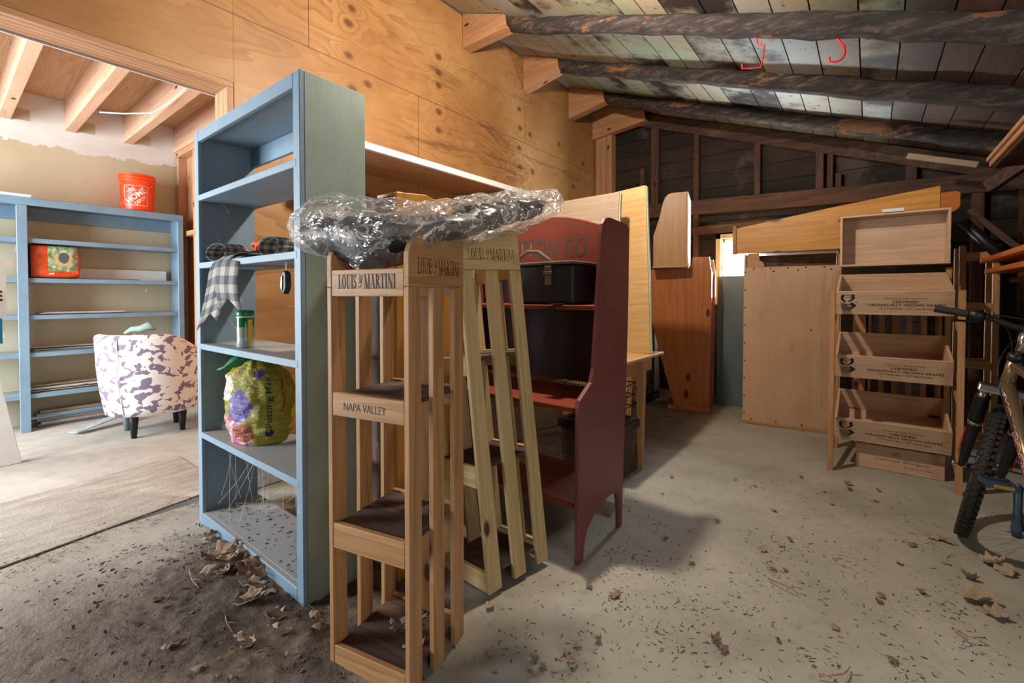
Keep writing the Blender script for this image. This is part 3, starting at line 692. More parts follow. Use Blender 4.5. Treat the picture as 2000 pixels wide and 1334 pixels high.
# white board leaning at the left edge and the sign above it
M['sign'] = M['white']
t = thing('propped_white_board', 'thick white painted board leaning at the left end of the bay', 'board', (-4.80, 0.385, 0))
MB().prism([(0.0, 0.0), (-0.75, 0.0), (-0.95, 1.0), (-0.16, 1.0)], -0.02, 0.02, 'x').build('panel_face', M['white'], t, 0.004)
MB().prism([(0.001, 0.0), (-0.03, 0.0), (-0.19, 1.0), (-0.159, 1.0)], -0.045, -0.021, 'x').build('edge_strip', M['pale_z'], t, 0.003)
t = thing('hanging_sign', 'white and teal sign with a black letter E at the left edge of the bay', 'sign', (-4.3, 0.293, 0))
M['teal'] = mk_pl('teal_print', '#147a9c')
MB().box(-0.012, 0.012, -0.52, 0.0, 1.06, 1.36).build('sign_face', M['white'], t, 0.002)
MB().box(-0.012, 0.012, -0.50, -0.02, 0.90, 1.058).build('teal_band', M['teal'], t, 0.002)
text_obj('E', 0.035, 0.065, M['ink'], t, frame((0.0135, -0.035, 1.20), (0, 1, 0), (0, 0, 1)), 0.03)
MB().box(-0.03, 0.03, -0.5, 0.03, 1.385, 1.43).build('hanger_bar', M['white'], t, 0.003)
MB().tube([(0, -0.03, 1.36), (0, -0.03, 1.385)], 0.004, 6).build('hook', M['chrome'], t)

# spotted barrel chair
tc = NT('cow_print_fabric'); v = tc.coord((1, 1, 1), rnd=False)
n = tc.noise(tc.coord((1, 1, 1.3), rnd=False), 15.0, 2.5, 0.5, 0.5); n2 = tc.noise(v, 50.0, 2.0, 0.5)
spot = tc.step(tc.math('ADD', n, tc.math('MULTIPLY', n2, 0.12)), 0.60, 0.615)
c = tc.mix(spot, '#ece8e6', '#84748a'); tc.bump(tc.noise(v, 260.0, 2.0), 0.2, 0.001)
M['cow'] = tc.base(c, 0.9)
t = thing('barrel_chair', 'white barrel armchair with purple-grey cowhide spots and tapered legs', 'chair', (-5.02, 1.22, 0), (0, 0, math.radians(-12)))
def shell(r_in_top, n=60):
    m = MB(); A0, A1 = math.radians(-62), math.radians(-62 + 235 + 0)
    cols = []
    for i in range(n + 1):
        f = i / n; a = math.radians(-165 + 250 * f) + 0.0
        edge = min(f, 1 - f) * 2
        top = 0.66 + 0.22 * min(1, (edge * 1.6)) ** 1.0 * (3 - 2 * min(1, edge * 1.6)) * min(1, edge * 1.6)
        pr_ = []
        for k in range(9):
            s_ = k / 8; z = 0.20 + (top - 0.03 - 0.20) * s_; pr_.append((0.335 + 0.062 * s_ ** 0.8 + 0.01 * math.sin(PI * s_), z))
        ro = pr_[-1][0]
        for k in range(7):
            a2 = PI * k / 6; pr_.append((ro - 0.04 + 0.04 * math.cos(a2), top - 0.03 + 0.03 * math.sin(a2)))
        for k in range(6):
            s_ = 1 - k / 5; pr_.append((0.25 + (ro - 0.08 - 0.25) * s_, 0.22 + (top - 0.06 - 0.22) * s_))
        cols.append([m.bm.verts.new((r * math.cos(a), r * math.sin(a), z)) for r, z in pr_])
    for i in range(n):
        for j in range(len(cols[0])):
            A, B = cols[i], cols[i + 1]; k = (j + 1) % len(A)
            m.bm.faces.new((A[j], B[j], B[k], A[k]))
    m.bm.faces.new(cols[0][::-1]); m.bm.faces.new(cols[-1]); return m
shell(0.3).build('backrest', M['cow'], t, smooth=True)
MB().lathe([(0, 0.20), (0.30, 0.20), (0.325, 0.22), (0.325, 0.40), (0.30, 0.45), (0.15, 0.475), (0, 0.48)], 40).build('seat', M['cow'], t, smooth=True)
MB().tube([(0.343 * math.cos(-0.66), 0.343 * math.sin(-0.66), 0.22), (0.396 * math.cos(-0.66), 0.396 * math.sin(-0.66), 0.5), (0.401 * math.cos(-0.66), 0.401 * math.sin(-0.66), 0.84)], 0.004, 6).build('seam', M['white'], t, smooth=True)
for a in (-0.66, -2.2, 0.9, 2.4):
    x, y = 0.24 * math.cos(a), 0.24 * math.sin(a)
    MB().lathe([(0, 0), (0.019, 0), (0.036, 0.20), (0, 0.20)], 20, (x, y, 0)).build('leg', M['darkmetal'] if a != -2.2 else M['slate'], t, smooth=True, bev=0.002)
o = MB().tube([(-5.33, 1.08, 0.86), (-5.27, 1.12, 0.895), (-5.20, 1.17, 0.90), (-5.13, 1.21, 0.93), (-5.09, 1.25, 0.90)], [0.01, 0.025, 0.03, 0.038, 0.012], 14).build('rolled_cloth', plain('grey_green_cloth', '#8ba39a', 0.9, bump=0.3), smooth=True)
tag(o, 'small grey-green rolled cloth lying over the back of the spotted chair', 'cloth')

# ------------------------------------------------------------------ tall blue shelf
TX0, TX1, TY, TH, TD = -2.79, -1.69, 0.862, 2.052, 0.284
t = thing('tall_blue_shelf', 'tall open-backed blue painted bookshelf nearest the viewer', 'shelf', (TX0, TY, 0))
W = TX1 - TX0
MB().box(0, 0.026, 0.02, TD, 0, TH).build('side_panel', M['blue_z'], t, 0.002)
MB().box(W - 0.026, W, 0.02, TD, 0, TH).build('side_panel', paint('lamp_tinted_grey_green_paint', '#8b9c94', amount=0.3), t, 0.002)['label'] = 'greenish grey outer side, lamplight painted into the colour'  # blue paint shifted to grey-green for the warm bulb light on this side
MB().box(0, 0.05, 0, 0.019, 0, TH - 0.0).build('face_stile', M['blue_z'], t, 0.002)
MB().box(W - 0.05, W, 0, 0.019, 0, TH - 0.0).build('face_stile', M['blue_z'], t, 0.002)
MB().box(0.051, W - 0.051, 0, 0.019, TH - 0.055, TH).build('top_rail', M['blue_x'], t, 0.002)
MB().box(0.051, W - 0.051, 0, 0.019, 0, 0.06).build('base_rail', M['blue_x'], t, 0.002)
MB().box(0.027, W - 0.027, 0.02, TD, TH - 0.03, TH).build('top_board', M['blue_x'], t, 0.002)
MB().box(0.027, W - 0.027, TD - 0.02, TD, TH - 0.13, TH - 0.031).build('back_rail', M['blue_x'], t, 0.002)
MB().box(0.027, W - 0.027, 0.02, TD, 0.035, 0.06).build('bottom_board', M['blue_x'], t, 0.002)
for z in (1.722, 1.372, 0.952, 0.487):
    MB().box(0.027, W - 0.027, -0.001, TD, z - 0.03, z).build('shelf_board', M['blue_x'], t, 0.002)

# buffalo-check ribbon
tr_ = NT('check_ribbon'); uv = tr_.add('ShaderNodeUVMap').outputs[0]
u, v_, _ = tr_.add('ShaderNodeSeparateXYZ', [uv]).outputs
cu_ = tr_.math('LESS_THAN', tr_.math('FRACT', tr_.math('MULTIPLY', u, 2.5)), 0.5); cv_ = tr_.math('LESS_THAN', tr_.math('FRACT', tr_.math('MULTIPLY', v_, 2.5)), 0.5)
s2 = tr_.math('MULTIPLY', tr_.math('ADD', cu_, cv_), 0.5)
c = tr_.ramp(s2, [(0.0, '#aaa497'), (0.45, '#7b7977'), (0.55, '#7b7977'), (1.0, '#484a52')])
tr_.bump(tr_.noise(tr_.coord(), 240.0, 2.0), 0.3, 0.001)
M['ribbon'] = tr_.base(c, 0.95)
def ribbon(center, right, w, name='ribbon', fork=0.0, parent=None):
    """strip with UVs in units of its width; center/right lists of points"""
    me = bpy.data.meshes.new(name); V = []; Fc = []; UV = []; L = 0; nc = 7
    for i, (p, r) in enumerate(zip(center, right)):
        p = Vector(p); r = Vector(r).normalized()
        if i: L += (p - Vector(center[i - 1])).length
        for j in range(nc):
            s_ = -1 + 2 * j / (nc - 1); q = p + r * (w / 2 * s_)
            if fork and i == len(center) - 1:
                d = (p - Vector(center[i - 1])).normalized(); q = q + d * fork * abs(s_)
            V.append(q); UV.append(((s_ + 1) / 2, L / w + (fork * abs(s_) / w if fork and i == len(center) - 1 else 0)))
    for i in range(len(center) - 1):
        for j in range(nc - 1): k = i * nc + j; Fc.append((k, k + 1, k + nc + 1, k + nc))
    me.from_pydata(V, [], Fc); ul = me.uv_layers.new(name='UVMap')
    for l in me.loops: ul.data[l.index].uv = UV[l.vertex_index]
    me.materials.append(M['ribbon']); me.polygons.foreach_set('use_smooth', [True] * len(me.polygons))
    o = bpy.data.objects.new(name, me); COL.objects.link(o); o.parent = parent
    md = o.modifiers.new('solid', 'SOLIDIFY'); md.thickness = 0.0012
    return o
t = thing('check_ribbon', 'grey and cream checked ribbon bow draped over the tall blue shelf', 'ribbon', (0, 0, 0))
def curve(pts, n=24):
    out = []; P = [Vector(p) for p in pts]; P = [P[0]] + P + [P[-1]]
    for i in range(1, len(P) - 2):
        for k in range(n // (len(P) - 3) + 1):
            s_ = k / (n // (len(P) - 3) + 1)
            a, b, c_, d = P[i - 1], P[i], P[i + 1], P[i + 2]
            out.append(0.5 * ((2 * b) + (c_ - a) * s_ + (2 * a - 5 * b + 4 * c_ - d) * s_ ** 2 + (3 * b - a - 3 * c_ + d) * s_ ** 3))
    out.append(P[-2]); return out
c1 = curve([at_y(520, 500, 0.97), at_y(470, 497, 0.92), at_y(449, 508, 0.858), at_y(444, 530, 0.845), at_y(442, 560, 0.842), at_y(445, 583, 0.84)])
ribbon(c1, [Vector((1, 0.1, -0.02))] * len(c1), 0.205, 'ribbon_tail', 0.07, t)
c2 = curve([at_y(500, 500, 0.95), at_y(450, 500, 0.88), at_y(432, 515, 0.850), at_y(426, 545, 0.838), at_y(419, 580, 0.834), at_y(411, 612, 0.83)])
ribbon(c2, [Vector((1, 0.15, 0.28 * min(1, i / 12)))for i in range(len(c2))], 0.20, 'ribbon_tail', 0.075, t)
def loop(px, py, y, rx, rz, w, n=26, tilt=(0.4, 1, 0)):
    c0 = at_y(px, py, y); return [c0 + Vector((rx * math.cos(2 * PI * i / n), 0, rz * math.sin(2 * PI * i / n))) for i in range(n + 1)]
for (px, py, y, rx, rz, w) in ((440, 499, 0.93, 0.13, 0.045, 0.09), (470, 498, 1.0, 0.15, 0.035, 0.08), (548, 495, 0.98, 0.10, 0.045, 0.10), (530, 497, 1.05, 0.09, 0.04, 0.09)):
    L_ = loop(px, py, y, rx, rz, w); zmin = min(p.z for p in L_)
    L_ = [p + Vector((0, 0, max(0, 1.376 - zmin))) for p in L_]
    ribbon(L_, [Vector((0.2, 1, 0))] * len(L_), w, 'ribbon_loop', 0, t)
o = MB().tube([at_y(506, 493, 1.0) + Vector((0.05 * math.cos(a), 0.01 * math.sin(3 * a), 0.018 * math.sin(a * 2) - 0.0)) for a in [i * 0.5 for i in range(14)]], 0.011, 8).build('twine_bundle', mk_pl('orange_twine', '#e0531c', 0.7), smooth=True)
o.location.z = 0.03
tag(o, 'bundle of bright orange cord beside the checked ribbon bow', 'cord')
t = thing('key_fob', 'small black and silver fob hanging by a thread under the ribbon shelf', 'fob', (-1.885, 0.90, 1.255))
MB().prism([(-0.02, -0.03), (0.0, -0.05), (0.022, -0.02), (0.02, 0.04), (0.0, 0.05), (-0.018, 0.03)], -0.012, 0.012, 'y').build('fob_body', M['black'], t, 0.004)
MB().prism([(-0.018, -0.02), (-0.004, -0.035), (0.0, 0.03), (-0.014, 0.02)], -0.016, -0.0125, 'y').build('fob_plate', M['chrome'], t, 0.001)
MB().tube([(0, 0, 0.05), (-0.006, 0, 0.085)], 0.001, 5).tube([(0, 0, 0.05), (0.01, 0, 0.085)], 0.001, 5).build('thread', M['white'], t)
# seasoning bottle
t = thing('shaker_bottle', 'clear plastic shaker bottle with green lid and label on the tall blue shelf', 'bottle', (-2.36, 0.93, 0.953))
M['shaker'] = NT('bottle_label'); q = M['shaker']; sz = q.add('ShaderNodeSeparateXYZ', [q.coord(rnd=False)]).outputs[2]
c = q.ramp(q.math('DIVIDE', sz, 0.15), [(0.0, '#9aa3ad'), (0.28, '#b9bcc0'), (0.3, '#8f9e86'), (0.62, '#7a9a72'), (0.66, '#0e6b2c'), (0.93, '#11752f'), (0.95, '#c9cfc4')], 'CONSTANT')
M['shaker'] = q.base(c, 0.2)
MB().lathe([(0, 0), (0.036, 0), (0.039, 0.006), (0.036, 0.04), (0.037, 0.08), (0.039, 0.145), (0.034, 0.152), (0, 0.152)], 28).build('bottle_body', M['shaker'], t, smooth=True)
MB().lathe([(0, 0.153), (0.038, 0.153), (0.039, 0.158), (0.038, 0.176), (0.034, 0.178), (0, 0.178)], 28).build('lid', mk_pl('green_lid', '#0f7a4a', 0.35), t, smooth=True)
MB().lathe([(0.0398, 0.012), (0.0398, 0.135)], 8, a0=-0.1, a1=0.45).build('yellow_stripe', mk_pl('yellow_label', '#d9b33c', 0.3), t, smooth=True)

# potting mix bag
q = NT('potting_mix_bag'); co = q.coord(rnd=False); sx, sy, sz = q.add('ShaderNodeSeparateXYZ', [co]).outputs
base = q.ramp(q.noise(co, 5.0), [(0.3, '#8f8624'), (0.7, '#aaa033')])
def blob(cx, cy, cz, r, noise_amt=0.05, sc=18.0):
    d = q.add('ShaderNodeVectorMath', [co, (cx, cy, cz)], operation='DISTANCE').outputs[1]
    return q.math('LESS_THAN', q.math('ADD', d, q.math('MULTIPLY', q.math('SUBTRACT', q.noise(co, sc), 0.5), noise_amt)), r)
c = base
c = q.mix(blob(-0.06, -0.14, 0.02, 0.12, 0.1), c, q.ramp(q.noise(co, 30.0), [(0.35, '#b0244a'), (0.5, '#d98aa0'), (0.65, '#efe6dc')]))
c = q.mix(blob(0.03, -0.15, 0.06, 0.06, 0.05), c, '#9a4a24')
c = q.mix(blob(0.01, -0.15, 0.19, 0.075, 0.06), c, q.ramp(q.noise(co, 26.0), [(0.35, '#4d2f86'), (0.5, '#7a63b4'), (0.65, '#a9b6cf')]))
c = q.mix(blob(-0.10, -0.12, 0.27, 0.07, 0.08), c, '#dcd6c6')
c = q.mix(blob(0.10, -0.10, 0.37, 0.05, 0.05), c, '#5a3a86')
q.bump(q.noise(q.coord((1, 1, 2.2), rnd=False), 20.0, 5.0, 0.65, 0.6), 1.0, 0.02)
M['potting'] = q.base(c, 0.22)
t = thing('potting_mix_bag', 'plump yellow-green plastic bag of potting mix on the tall blue shelf', 'bag', (-2.37, 1.0, 0.488), (0, 0, math.radians(20)))
def bagr(a, z):
    s_ = z / 0.40
    prof_ = 0.03 + 0.128 * math.sin(PI * min(1, max(0, s_ * 0.86 + 0.10))) ** 0.32
    if s_ > 0.8: prof_ *= 1 - 0.5 * ((s_ - 0.8) / 0.2) ** 1.6
    r = prof_ * (1.0 + 0.12 * abs(math.cos(a)) ** 3)
    return r + 0.014 * noisev((math.cos(a) * 2, math.sin(a) * 2, z * 14), 1.6) + 0.006 * noisev((math.cos(a) * 6, math.sin(a) * 6, z * 60), 1.3)
m = MB(); rings = []
for i in range(61):
    z = 0.40 * i / 60; lean = -0.03 * max(0, (z - 0.28) / 0.12)
    rings.append([m.bm.verts.new((bagr(2 * PI * j / 72, z) * math.cos(2 * PI * j / 72) + lean, bagr(2 * PI * j / 72, z) * math.sin(2 * PI * j / 72) * 0.86, z)) for j in range(72)])
for i in range(60):
    for j in range(72): m.bm.faces.new((rings[i][j], rings[i][(j + 1) % 72], rings[i + 1][(j + 1) % 72], rings[i + 1][j]))
m.bm.faces.new(rings[0][::-1]); m.bm.faces.new(rings[-1])
m.build('bag_body', M['potting'], t, smooth=True)
MB().tube([(-0.05, -0.02, 0.38), (-0.07, -0.05, 0.398), (-0.095, -0.07, 0.385), (-0.125, -0.09, 0.36), (-0.15, -0.11, 0.355)], [0.03, 0.028, 0.02, 0.010, 0.003], 12, jitter=lambda q_, p_, a_, b_: q_ + (q_ - p_) * 0.3 * math.sin(b_ * 2.6)).build('twisted_neck', mk_pl('green_bag_neck', '#2c7a4c', 0.3), t, smooth=True)['label'] = 'green twisted neck of the bag'
def onbag(p):   # text reading upward on the face toward the viewer
    a = math.radians(-38) + p.y / 0.16; z = 0.21 + p.x
    r = bagr(a, z) + 0.004
    return Vector((r * math.cos(a) , r * math.sin(a) * 0.86, z))
text_obj('Potting Mix', 0.24, 0.038, mk_pl('dark_green_print', '#12301c'), t, None, 0.01, bend=lambda p: onbag(Vector((p.x, -p.y + 0.012, 0))))
text_obj('Premium Blend', 0.16, 0.016, mk_pl('maroon_print', '#6b1420'), t, None, 0.01, bend=lambda p: onbag(Vector((p.x + 0.03, -p.y + 0.075, 0))))
d_ = MB(); d_.poly([onbag(Vector((-0.145 + 0.02 * math.cos(k * PI / 8), 0.012 + 0.02 * math.sin(k * PI / 8), 0))) for k in range(16)]); d_.build('round_badge', mk_pl('navy_print', '#12223c'), t)

# ------------------------------------------------------------------ slatted wine racks
def wine_rack(name, label, w, d, H, wd, front_text=True, side_text=True, group='slatted wooden wine racks'):
    t = thing(name, label, 'rack', (0, 0, 0), (0, 0, 0), group)
    k = H / 1.236; sw = d * 0.198
    for x in (0, w - 0.019):
        for i in range(3):
            y = (d - sw) * i / 2
            MB().box(x, x + 0.019, y, y + sw, 0, 1.235 * k).build('side_slat', M[wd + '_z'], t, 0.002)
        top = [(0, 1.236 * k), (d, 1.236 * k), (d, 1.41 * k), (d * 0.42, 1.41 * k), (d * 0.30, 1.40 * k)] + [(d * 0.30 * (1 - math.sin(a)) , 1.32 * k + 0.08 * k * math.cos(a)) for a in (0.35, 0.7, 1.05, 1.35, 1.57)]
        MB().prism(top, x - 0.0005, x + 0.0195, 'x').build('side_board', M[wd + '_y'], t, 0.002)
    for z0, z1 in ((1.206, 1.290), (0.823, 0.896), (0.392, 0.474), (0.0, 0.072)):
        MB().box(0.0195, w - 0.0195, 0.001, 0.02, z0 * k, z1 * k).build('front_rail', M[wd + '_x'], t, 0.002)
        MB().box(0.0195, w - 0.0195, d - 0.02, d - 0.001, z0 * k, z1 * k).build('back_rail', M[wd + '_x'], t, 0.002)
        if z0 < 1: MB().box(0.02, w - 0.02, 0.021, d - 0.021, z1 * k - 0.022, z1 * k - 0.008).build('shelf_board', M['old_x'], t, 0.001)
    MB().box(w * 0.5, w * 0.5 + 0.05, d - 0.034, d - 0.021, 0.05, 1.2 * k).build('back_slat', M[wd + '_z'], t, 0.002)
    if front_text:
        serif_obj('LOUIS m MARTINI', w * 0.70, 0.045, M['ink'], t, frame((w * 0.5, 0.0003, 1.252 * k), (1, 0, 0), (0, 0, 1)))
        text_obj('NAPA VALLEY', w * 0.52, 0.024, M['ink'], t, frame((w * 0.47, 0.0003, 0.858 * k), (1, 0, 0), (0, 0, 1)), -0.01)
    if side_text:
        serif_obj('LOUIS m MARTINI', d * 0.76, 0.05, M['ink'], t, frame((w + 0.0005, d * 0.52, 1.300 * k), (0, 1, 0), (0, 0, 1)))
    return t
r1 = wine_rack('wine_rack', 'upright slatted wooden rack lettered NAPA VALLEY, nearest the viewer', 0.324, 0.303, 1.227, 'rack')
r1.location = (-1.365, 0.781, 0.001); r1.rotation_euler = (0, 0, math.radians(12.84))
r2 = wine_rack('wine_rack', 'pale slatted wooden rack leaning between the upright rack and the dark red shelf', 0.32, 0.344, 1.294, 'pale', front_text=False)
fm = Matrix.Translation((-1.161, 1.338, 0.02)) @ Euler((math.radians(-6.01), math.radians(-1.9), math.radians(81.15)), 'XYZ').to_matrix().to_4x4()
r2.matrix_world = fm @ Matrix.Translation((0, 0.32, 0)) @ Matrix.Rotation(-PI / 2, 4, 'Z')
r3 = wine_rack('wine_rack', 'plain orange slatted rack half hidden behind the lettered upright rack', 0.30, 0.30, 1.20, 'orange', False, False)
r3.location = (-2.18, 1.28, 0)

# amber stand behind the racks, its wedge shaped top showing over the plastic
t = thing('wooden_stand', 'amber wooden stand whose wedge shaped top shows behind the plastic wrapped bundle', 'stand', (-1.80, 1.19, -0.001))
MB().box(0.023, 0.239, 0.0, 0.016, 0.0, 1.62).build('back_panel', M['old_z'], t, 0.002)  # panel added to block the bulb, dark wood for the unlit inside
MB().prism([(0.0, 0), (0.34, 0), (0.34, 1.60), (0.16, 1.645), (0.0, 1.63)], 0.0, 0.022, 'x').build('side_panel', M['amber_z'], t, 0.002)
MB().prism([(0.0, 0), (0.34, 0), (0.34, 1.60), (0.16, 1.645), (0.0, 1.63)], 0.24, 0.262, 'x').build('side_panel', M['amber_z'], t, 0.002)
for z in (0.1, 0.5, 0.9, 1.3): MB().box(0.023, 0.239, 0.02, 0.32, z, z + 0.018).build('shelf_board', M['amber_x'], t, 0.002)
MB().prism([(0.05, 1.50), (0.18, 1.50), (0.18, 1.64), (0.02, 1.64)], 0.10, 0.24, 'x').build('top_box', M['amber_x'], t, 0.002)
MB().box(0.16, 0.24, 0.30, 0.34, 1.4, 1.66).build('post', M['crate_z'], t, 0.002)

# ------------------------------------------------------------------ dark red shelf
RX0, RX1, RY = -2.02, -1.0, 1.752
t = thing('red_shelf', 'dark red painted bookshelf lettered COTTON CO with arched feet', 'shelf', (RX0, RY, 0))
W = RX1 - RX0
prof = [(0, 0), (0.045, 0), (0.06, 0.08)] + [(0.06 + 0.30 * (1 - math.cos(a)) , 0.08 + 0.13 * math.sin(a)) for a in (0.4, 0.8, 1.2, 1.45)] + [(0.395, 0.19), (0.41, 0.14), (0.42, 0), (0.455, 0), (0.47, 0.3), (0.505, 0.8), (0.525, 1.2), (0.53, 1.555), (0.50, 1.575), (0.30, 1.585), (0.255, 1.575), (0.225, 1.545), (0.215, 1.50), (0.175, 1.1), (0.145, 0.86), (0.12, 0.80), (0.06, 0.765), (0.01, 0.735), (0, 0.70)]
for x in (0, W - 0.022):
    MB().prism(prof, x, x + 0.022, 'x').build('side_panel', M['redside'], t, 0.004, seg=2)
for z, y0 in ((1.155, 0.175), (0.70, 0.015), (0.262, 0.02)):
    MB().box(0.023, W - 0.023, y0, 0.47 if z < 1 else 0.50, z - 0.024, z).build('shelf_board', M['red_x'], t, 0.004)
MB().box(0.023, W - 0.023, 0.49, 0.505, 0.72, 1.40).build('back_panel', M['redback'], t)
n = 20; cr = [(0.023, 1.36), (W - 0.023, 1.36), (W - 0.023, 1.52)] + [(W - 0.023 - (W - 0.046) * i / n, 1.52 + 0.14 * math.sin(PI * i / n) ** 0.8) for i in range(1, n)] + [(0.023, 1.52)]
MB().prism(cr, 0.468, 0.487, 'y').build('crest_board', M['red_x'], t, 0.004)
text_obj('COTTON CO', 0.62, 0.115, M['green_ink'], t, frame((W - 0.53, 0.4672, 1.475), (1, 0, 0), (0, 0, 1)), 0.012, spacing=1.1)
o = MB().box(-1.75, -1.1, 2.42, 2.46, 0.33, 0.42).build('white_board', M['white'], bev=0.003); o.location = (0, 0, -0.33); tag(o, 'white board on the floor seen through the open back of the dark red shelf', 'board')
# black case on its top shelf
t = thing('cooler_bag', 'black soft sided case with open tan lid and buckle on the dark red shelf', 'bag', (-1.56, 1.955, 1.156))
M['nylon'] = plain('black_nylon', '#15171b', 0.6, bump=0.3, scale=70, var=0.4)
M['web'] = plain('dusty_webbing', '#6b5f52', 0.85, bump=0.3, scale=80)
mm = MB()
for i in range(9): pass
mm.box(0, 0.41, 0, 0.235, 0, 0.205).build('case_body', M['nylon'], t, 0.022, seg=3, smooth=False)
MB().box(-0.005, 0.415, -0.004, 0.238, 0.205, 0.221).build('lid', M['web'], t, 0.006, seg=2)
MB().tube([(0.02, 0.05, 0.21), (0.04, 0.05, 0.255), (0.09, 0.06, 0.285), (0.16, 0.06, 0.28), (0.22, 0.06, 0.24), (0.25, 0.06, 0.215)], 0.010, 10).build('handle', M['web'], t, smooth=True)
MB().box(0.245, 0.285, -0.012, -0.001, 0.175, 0.198).box(0.240, 0.290, -0.014, -0.002, 0.150, 0.172).box(0.245, 0.285, -0.010, -0.001, 0.10, 0.148).build('buckle', M['web'], t, 0.003)
MB().bar((0.33, -0.075, -0.004), (0.33, -0.072, -0.055), 0.045, 0.004, up=(0, 1, 0)).bar((0.325, -0.074, -0.055), (0.29, -0.072, -0.20), 0.022, 0.003, up=(0, 1, 0)).bar((0.34, 0.0, 0.004), (0.33, -0.075, 0.002), 0.06, 0.004).build('strap', M['nylon'], t)

# ------------------------------------------------------------------ plastic wrapped bundle on the racks
t = thing('plastic_wrapped_bundle', 'black padded bundle wrapped in crumpled clear plastic on top of the racks', 'bundle', (0, 0, 0))
spine = [(580, 440, 0.80, 3, 3), (590, 441, 0.80, 30, 0.05), (620, 448, 0.82, 48, 0.10), (680, 450, 0.86, 54, 0.14), (740, 452, 0.90, 54, 0.16), (800, 446, 0.96, 48, 0.17), (860, 434, 1.06, 40, 0.17), (910, 430, 1.20, 42, 0.16), (960, 424, 1.36, 43, 0.14), (1010, 416, 1.50, 40, 0.12), (1050, 408, 1.62, 30, 0.10), (1080, 402, 1.70, 16, 0.06), (1097, 400, 1.76, 3, 0.01)]
P_ = []; RV = []; RD = []
for px, py, y, hp_, dd in spine:
    c = at_y(px, py, y); up = at_y(px, py - hp_, y); P_.append(c); RV.append((up - c).length); RD.append(dd)
RD[0] = 0.01
def interp(arr, f):
    f = max(0, min(len(arr) - 1.0001, f)); i = int(f); s_ = f - i; s_ = s_ * s_ * (3 - 2 * s_) * 0.5 + s_ * 0.5
    return arr[i] * (1 - s_) + arr[i + 1] * s_
def ridge(p, s): return 1 - abs(noise.noise(Vector(p) * s)) * 2
def skin(f0, f1, kv, kd, nr, nj, amp, sc, dz=0.0, sag=0.0, seed=0.0, power=1.0):
    m = MB(); rings = []
    for i in range(nr + 1):
        f = f0 + (f1 - f0) * i / nr; c = interp(P_, f); rv = interp(RV, f) * kv; rd = interp(RD, f) * kd
        if power < 1 or f0 > 0.3 or f1 < 11.7:
            e = math.sin(PI * min(1, max(0, i / nr))) ** 0.35; rv *= e; rd *= e
        d = (interp(P_, f + 0.2) - interp(P_, f - 0.2)).normalized(); h = Vector((-d.y, d.x, 0)).normalized(); u = Vector((0, 0, 1)); ring = []
        for j in range(nj):
            a = 2 * PI * j / nj
            q = c + h * (math.cos(a) * rd) + u * (math.sin(a) * rv + dz)
            if math.sin(a) < 0: q += u * (math.sin(a) * sag * math.exp(-((f - 4.2) / 1.6) ** 2))
            n_ = (q - c).normalized()
            w_ = min(1.0, rv / 0.03)
            q = q + n_ * (amp * w_ * (0.55 * (ridge((q.x + seed, q.y, q.z * 0.8), sc) - 0.6) + 0.3 * (ridge((q.x, q.y + 3 + seed, q.z), sc * 2.3) - 0.6) + 0.15 * ridge((q.x, q.y + 7, q.z), sc * 5)))
            if seed == 0: q = q + n_ * (w_ * 0.05 * (noise.voronoi(Vector((q.x * 7, q.y * 7, q.z * 12)))[0][0] - 0.35))
            ring.append(m.bm.verts.new(q))
        rings.append(ring)
    for i in range(nr):
        for j in range(nj): m.bm.faces.new((rings[i][j], rings[i][(j + 1) % nj], rings[i + 1][(j + 1) % nj], rings[i + 1][j]))
    m.bm.faces.new(rings[0][::-1]); m.bm.faces.new(rings[-1]); return m
M['navy'] = plain('navy_black_padding', '#1c2538', 0.4, bump=0.6, scale=9, var=0.5)
skin(0.9, 7.6, 0.74, 0.80, 70, 36, 0.02, 7, -0.022, 0.035, 4.0, 0.5).build('padding', M['navy'], t, smooth=True)
skin(6.2, 10.4, 0.52, 0.6, 50, 30, 0.03, 11, 0.002, 0, 9.0, 0.5).build('padding', M['black'], t, smooth=True)
MB().bar(at_y(905, 412, 1.16), at_y(1052, 393, 1.56), 0.012, 0.03).build('strap', M['black'], t)
q = NT('crumpled_clear_plastic')
vv = q.coord(rnd=False)
n1 = q.noise(vv, 8.0, 4.0, 0.6, 1.0)
cr_ = q.math('ABSOLUTE', q.math('SUBTRACT', q.noise(q.coord((0.6, 1, 1.3), rnd=False), 7.5, 4.0, 0.6, 1.2), 0.5))
cr2 = q.math('ABSOLUTE', q.math('SUBTRACT', q.noise(vv, 15.0, 3.0, 0.6, 1.0), 0.5))
wv = q.add('ShaderNodeVectorMath', [q.coord((0.8, 0.8, 1.5), rnd=False), q.add('ShaderNodeVectorMath', [q.add('ShaderNodeTexNoise', {'Vector': vv, 'Scale': 5.0, 'Detail': 3.0}).outputs[1], (0.12, 0.12, 0.12)], operation='MULTIPLY').outputs[0]], operation='ADD').outputs[0]
v1 = q.add('ShaderNodeTexVoronoi', {'Vector': wv, 'Scale': 8.0}).outputs['Distance']; v2 = q.add('ShaderNodeTexVoronoi', {'Vector': wv, 'Scale': 21.0}).outputs['Distance']; v3 = q.add('ShaderNodeTexVoronoi', {'Vector': wv, 'Scale': 55.0}).outputs['Distance']
hgt = q.math('ADD', q.math('MULTIPLY', v1, 1.6), q.math('ADD', q.math('MULTIPLY', v2, 0.75), q.math('MULTIPLY', v3, 0.22)))
bp = q.add('ShaderNodeBump', {'Strength': 1.0, 'Distance': 0.045, 'Height': hgt}).outputs[0]
g_ = q.add('ShaderNodeBsdfGlossy', {'Roughness': 0.16, 'Normal': bp, 'Color': (0.95, 0.95, 0.95, 1)})
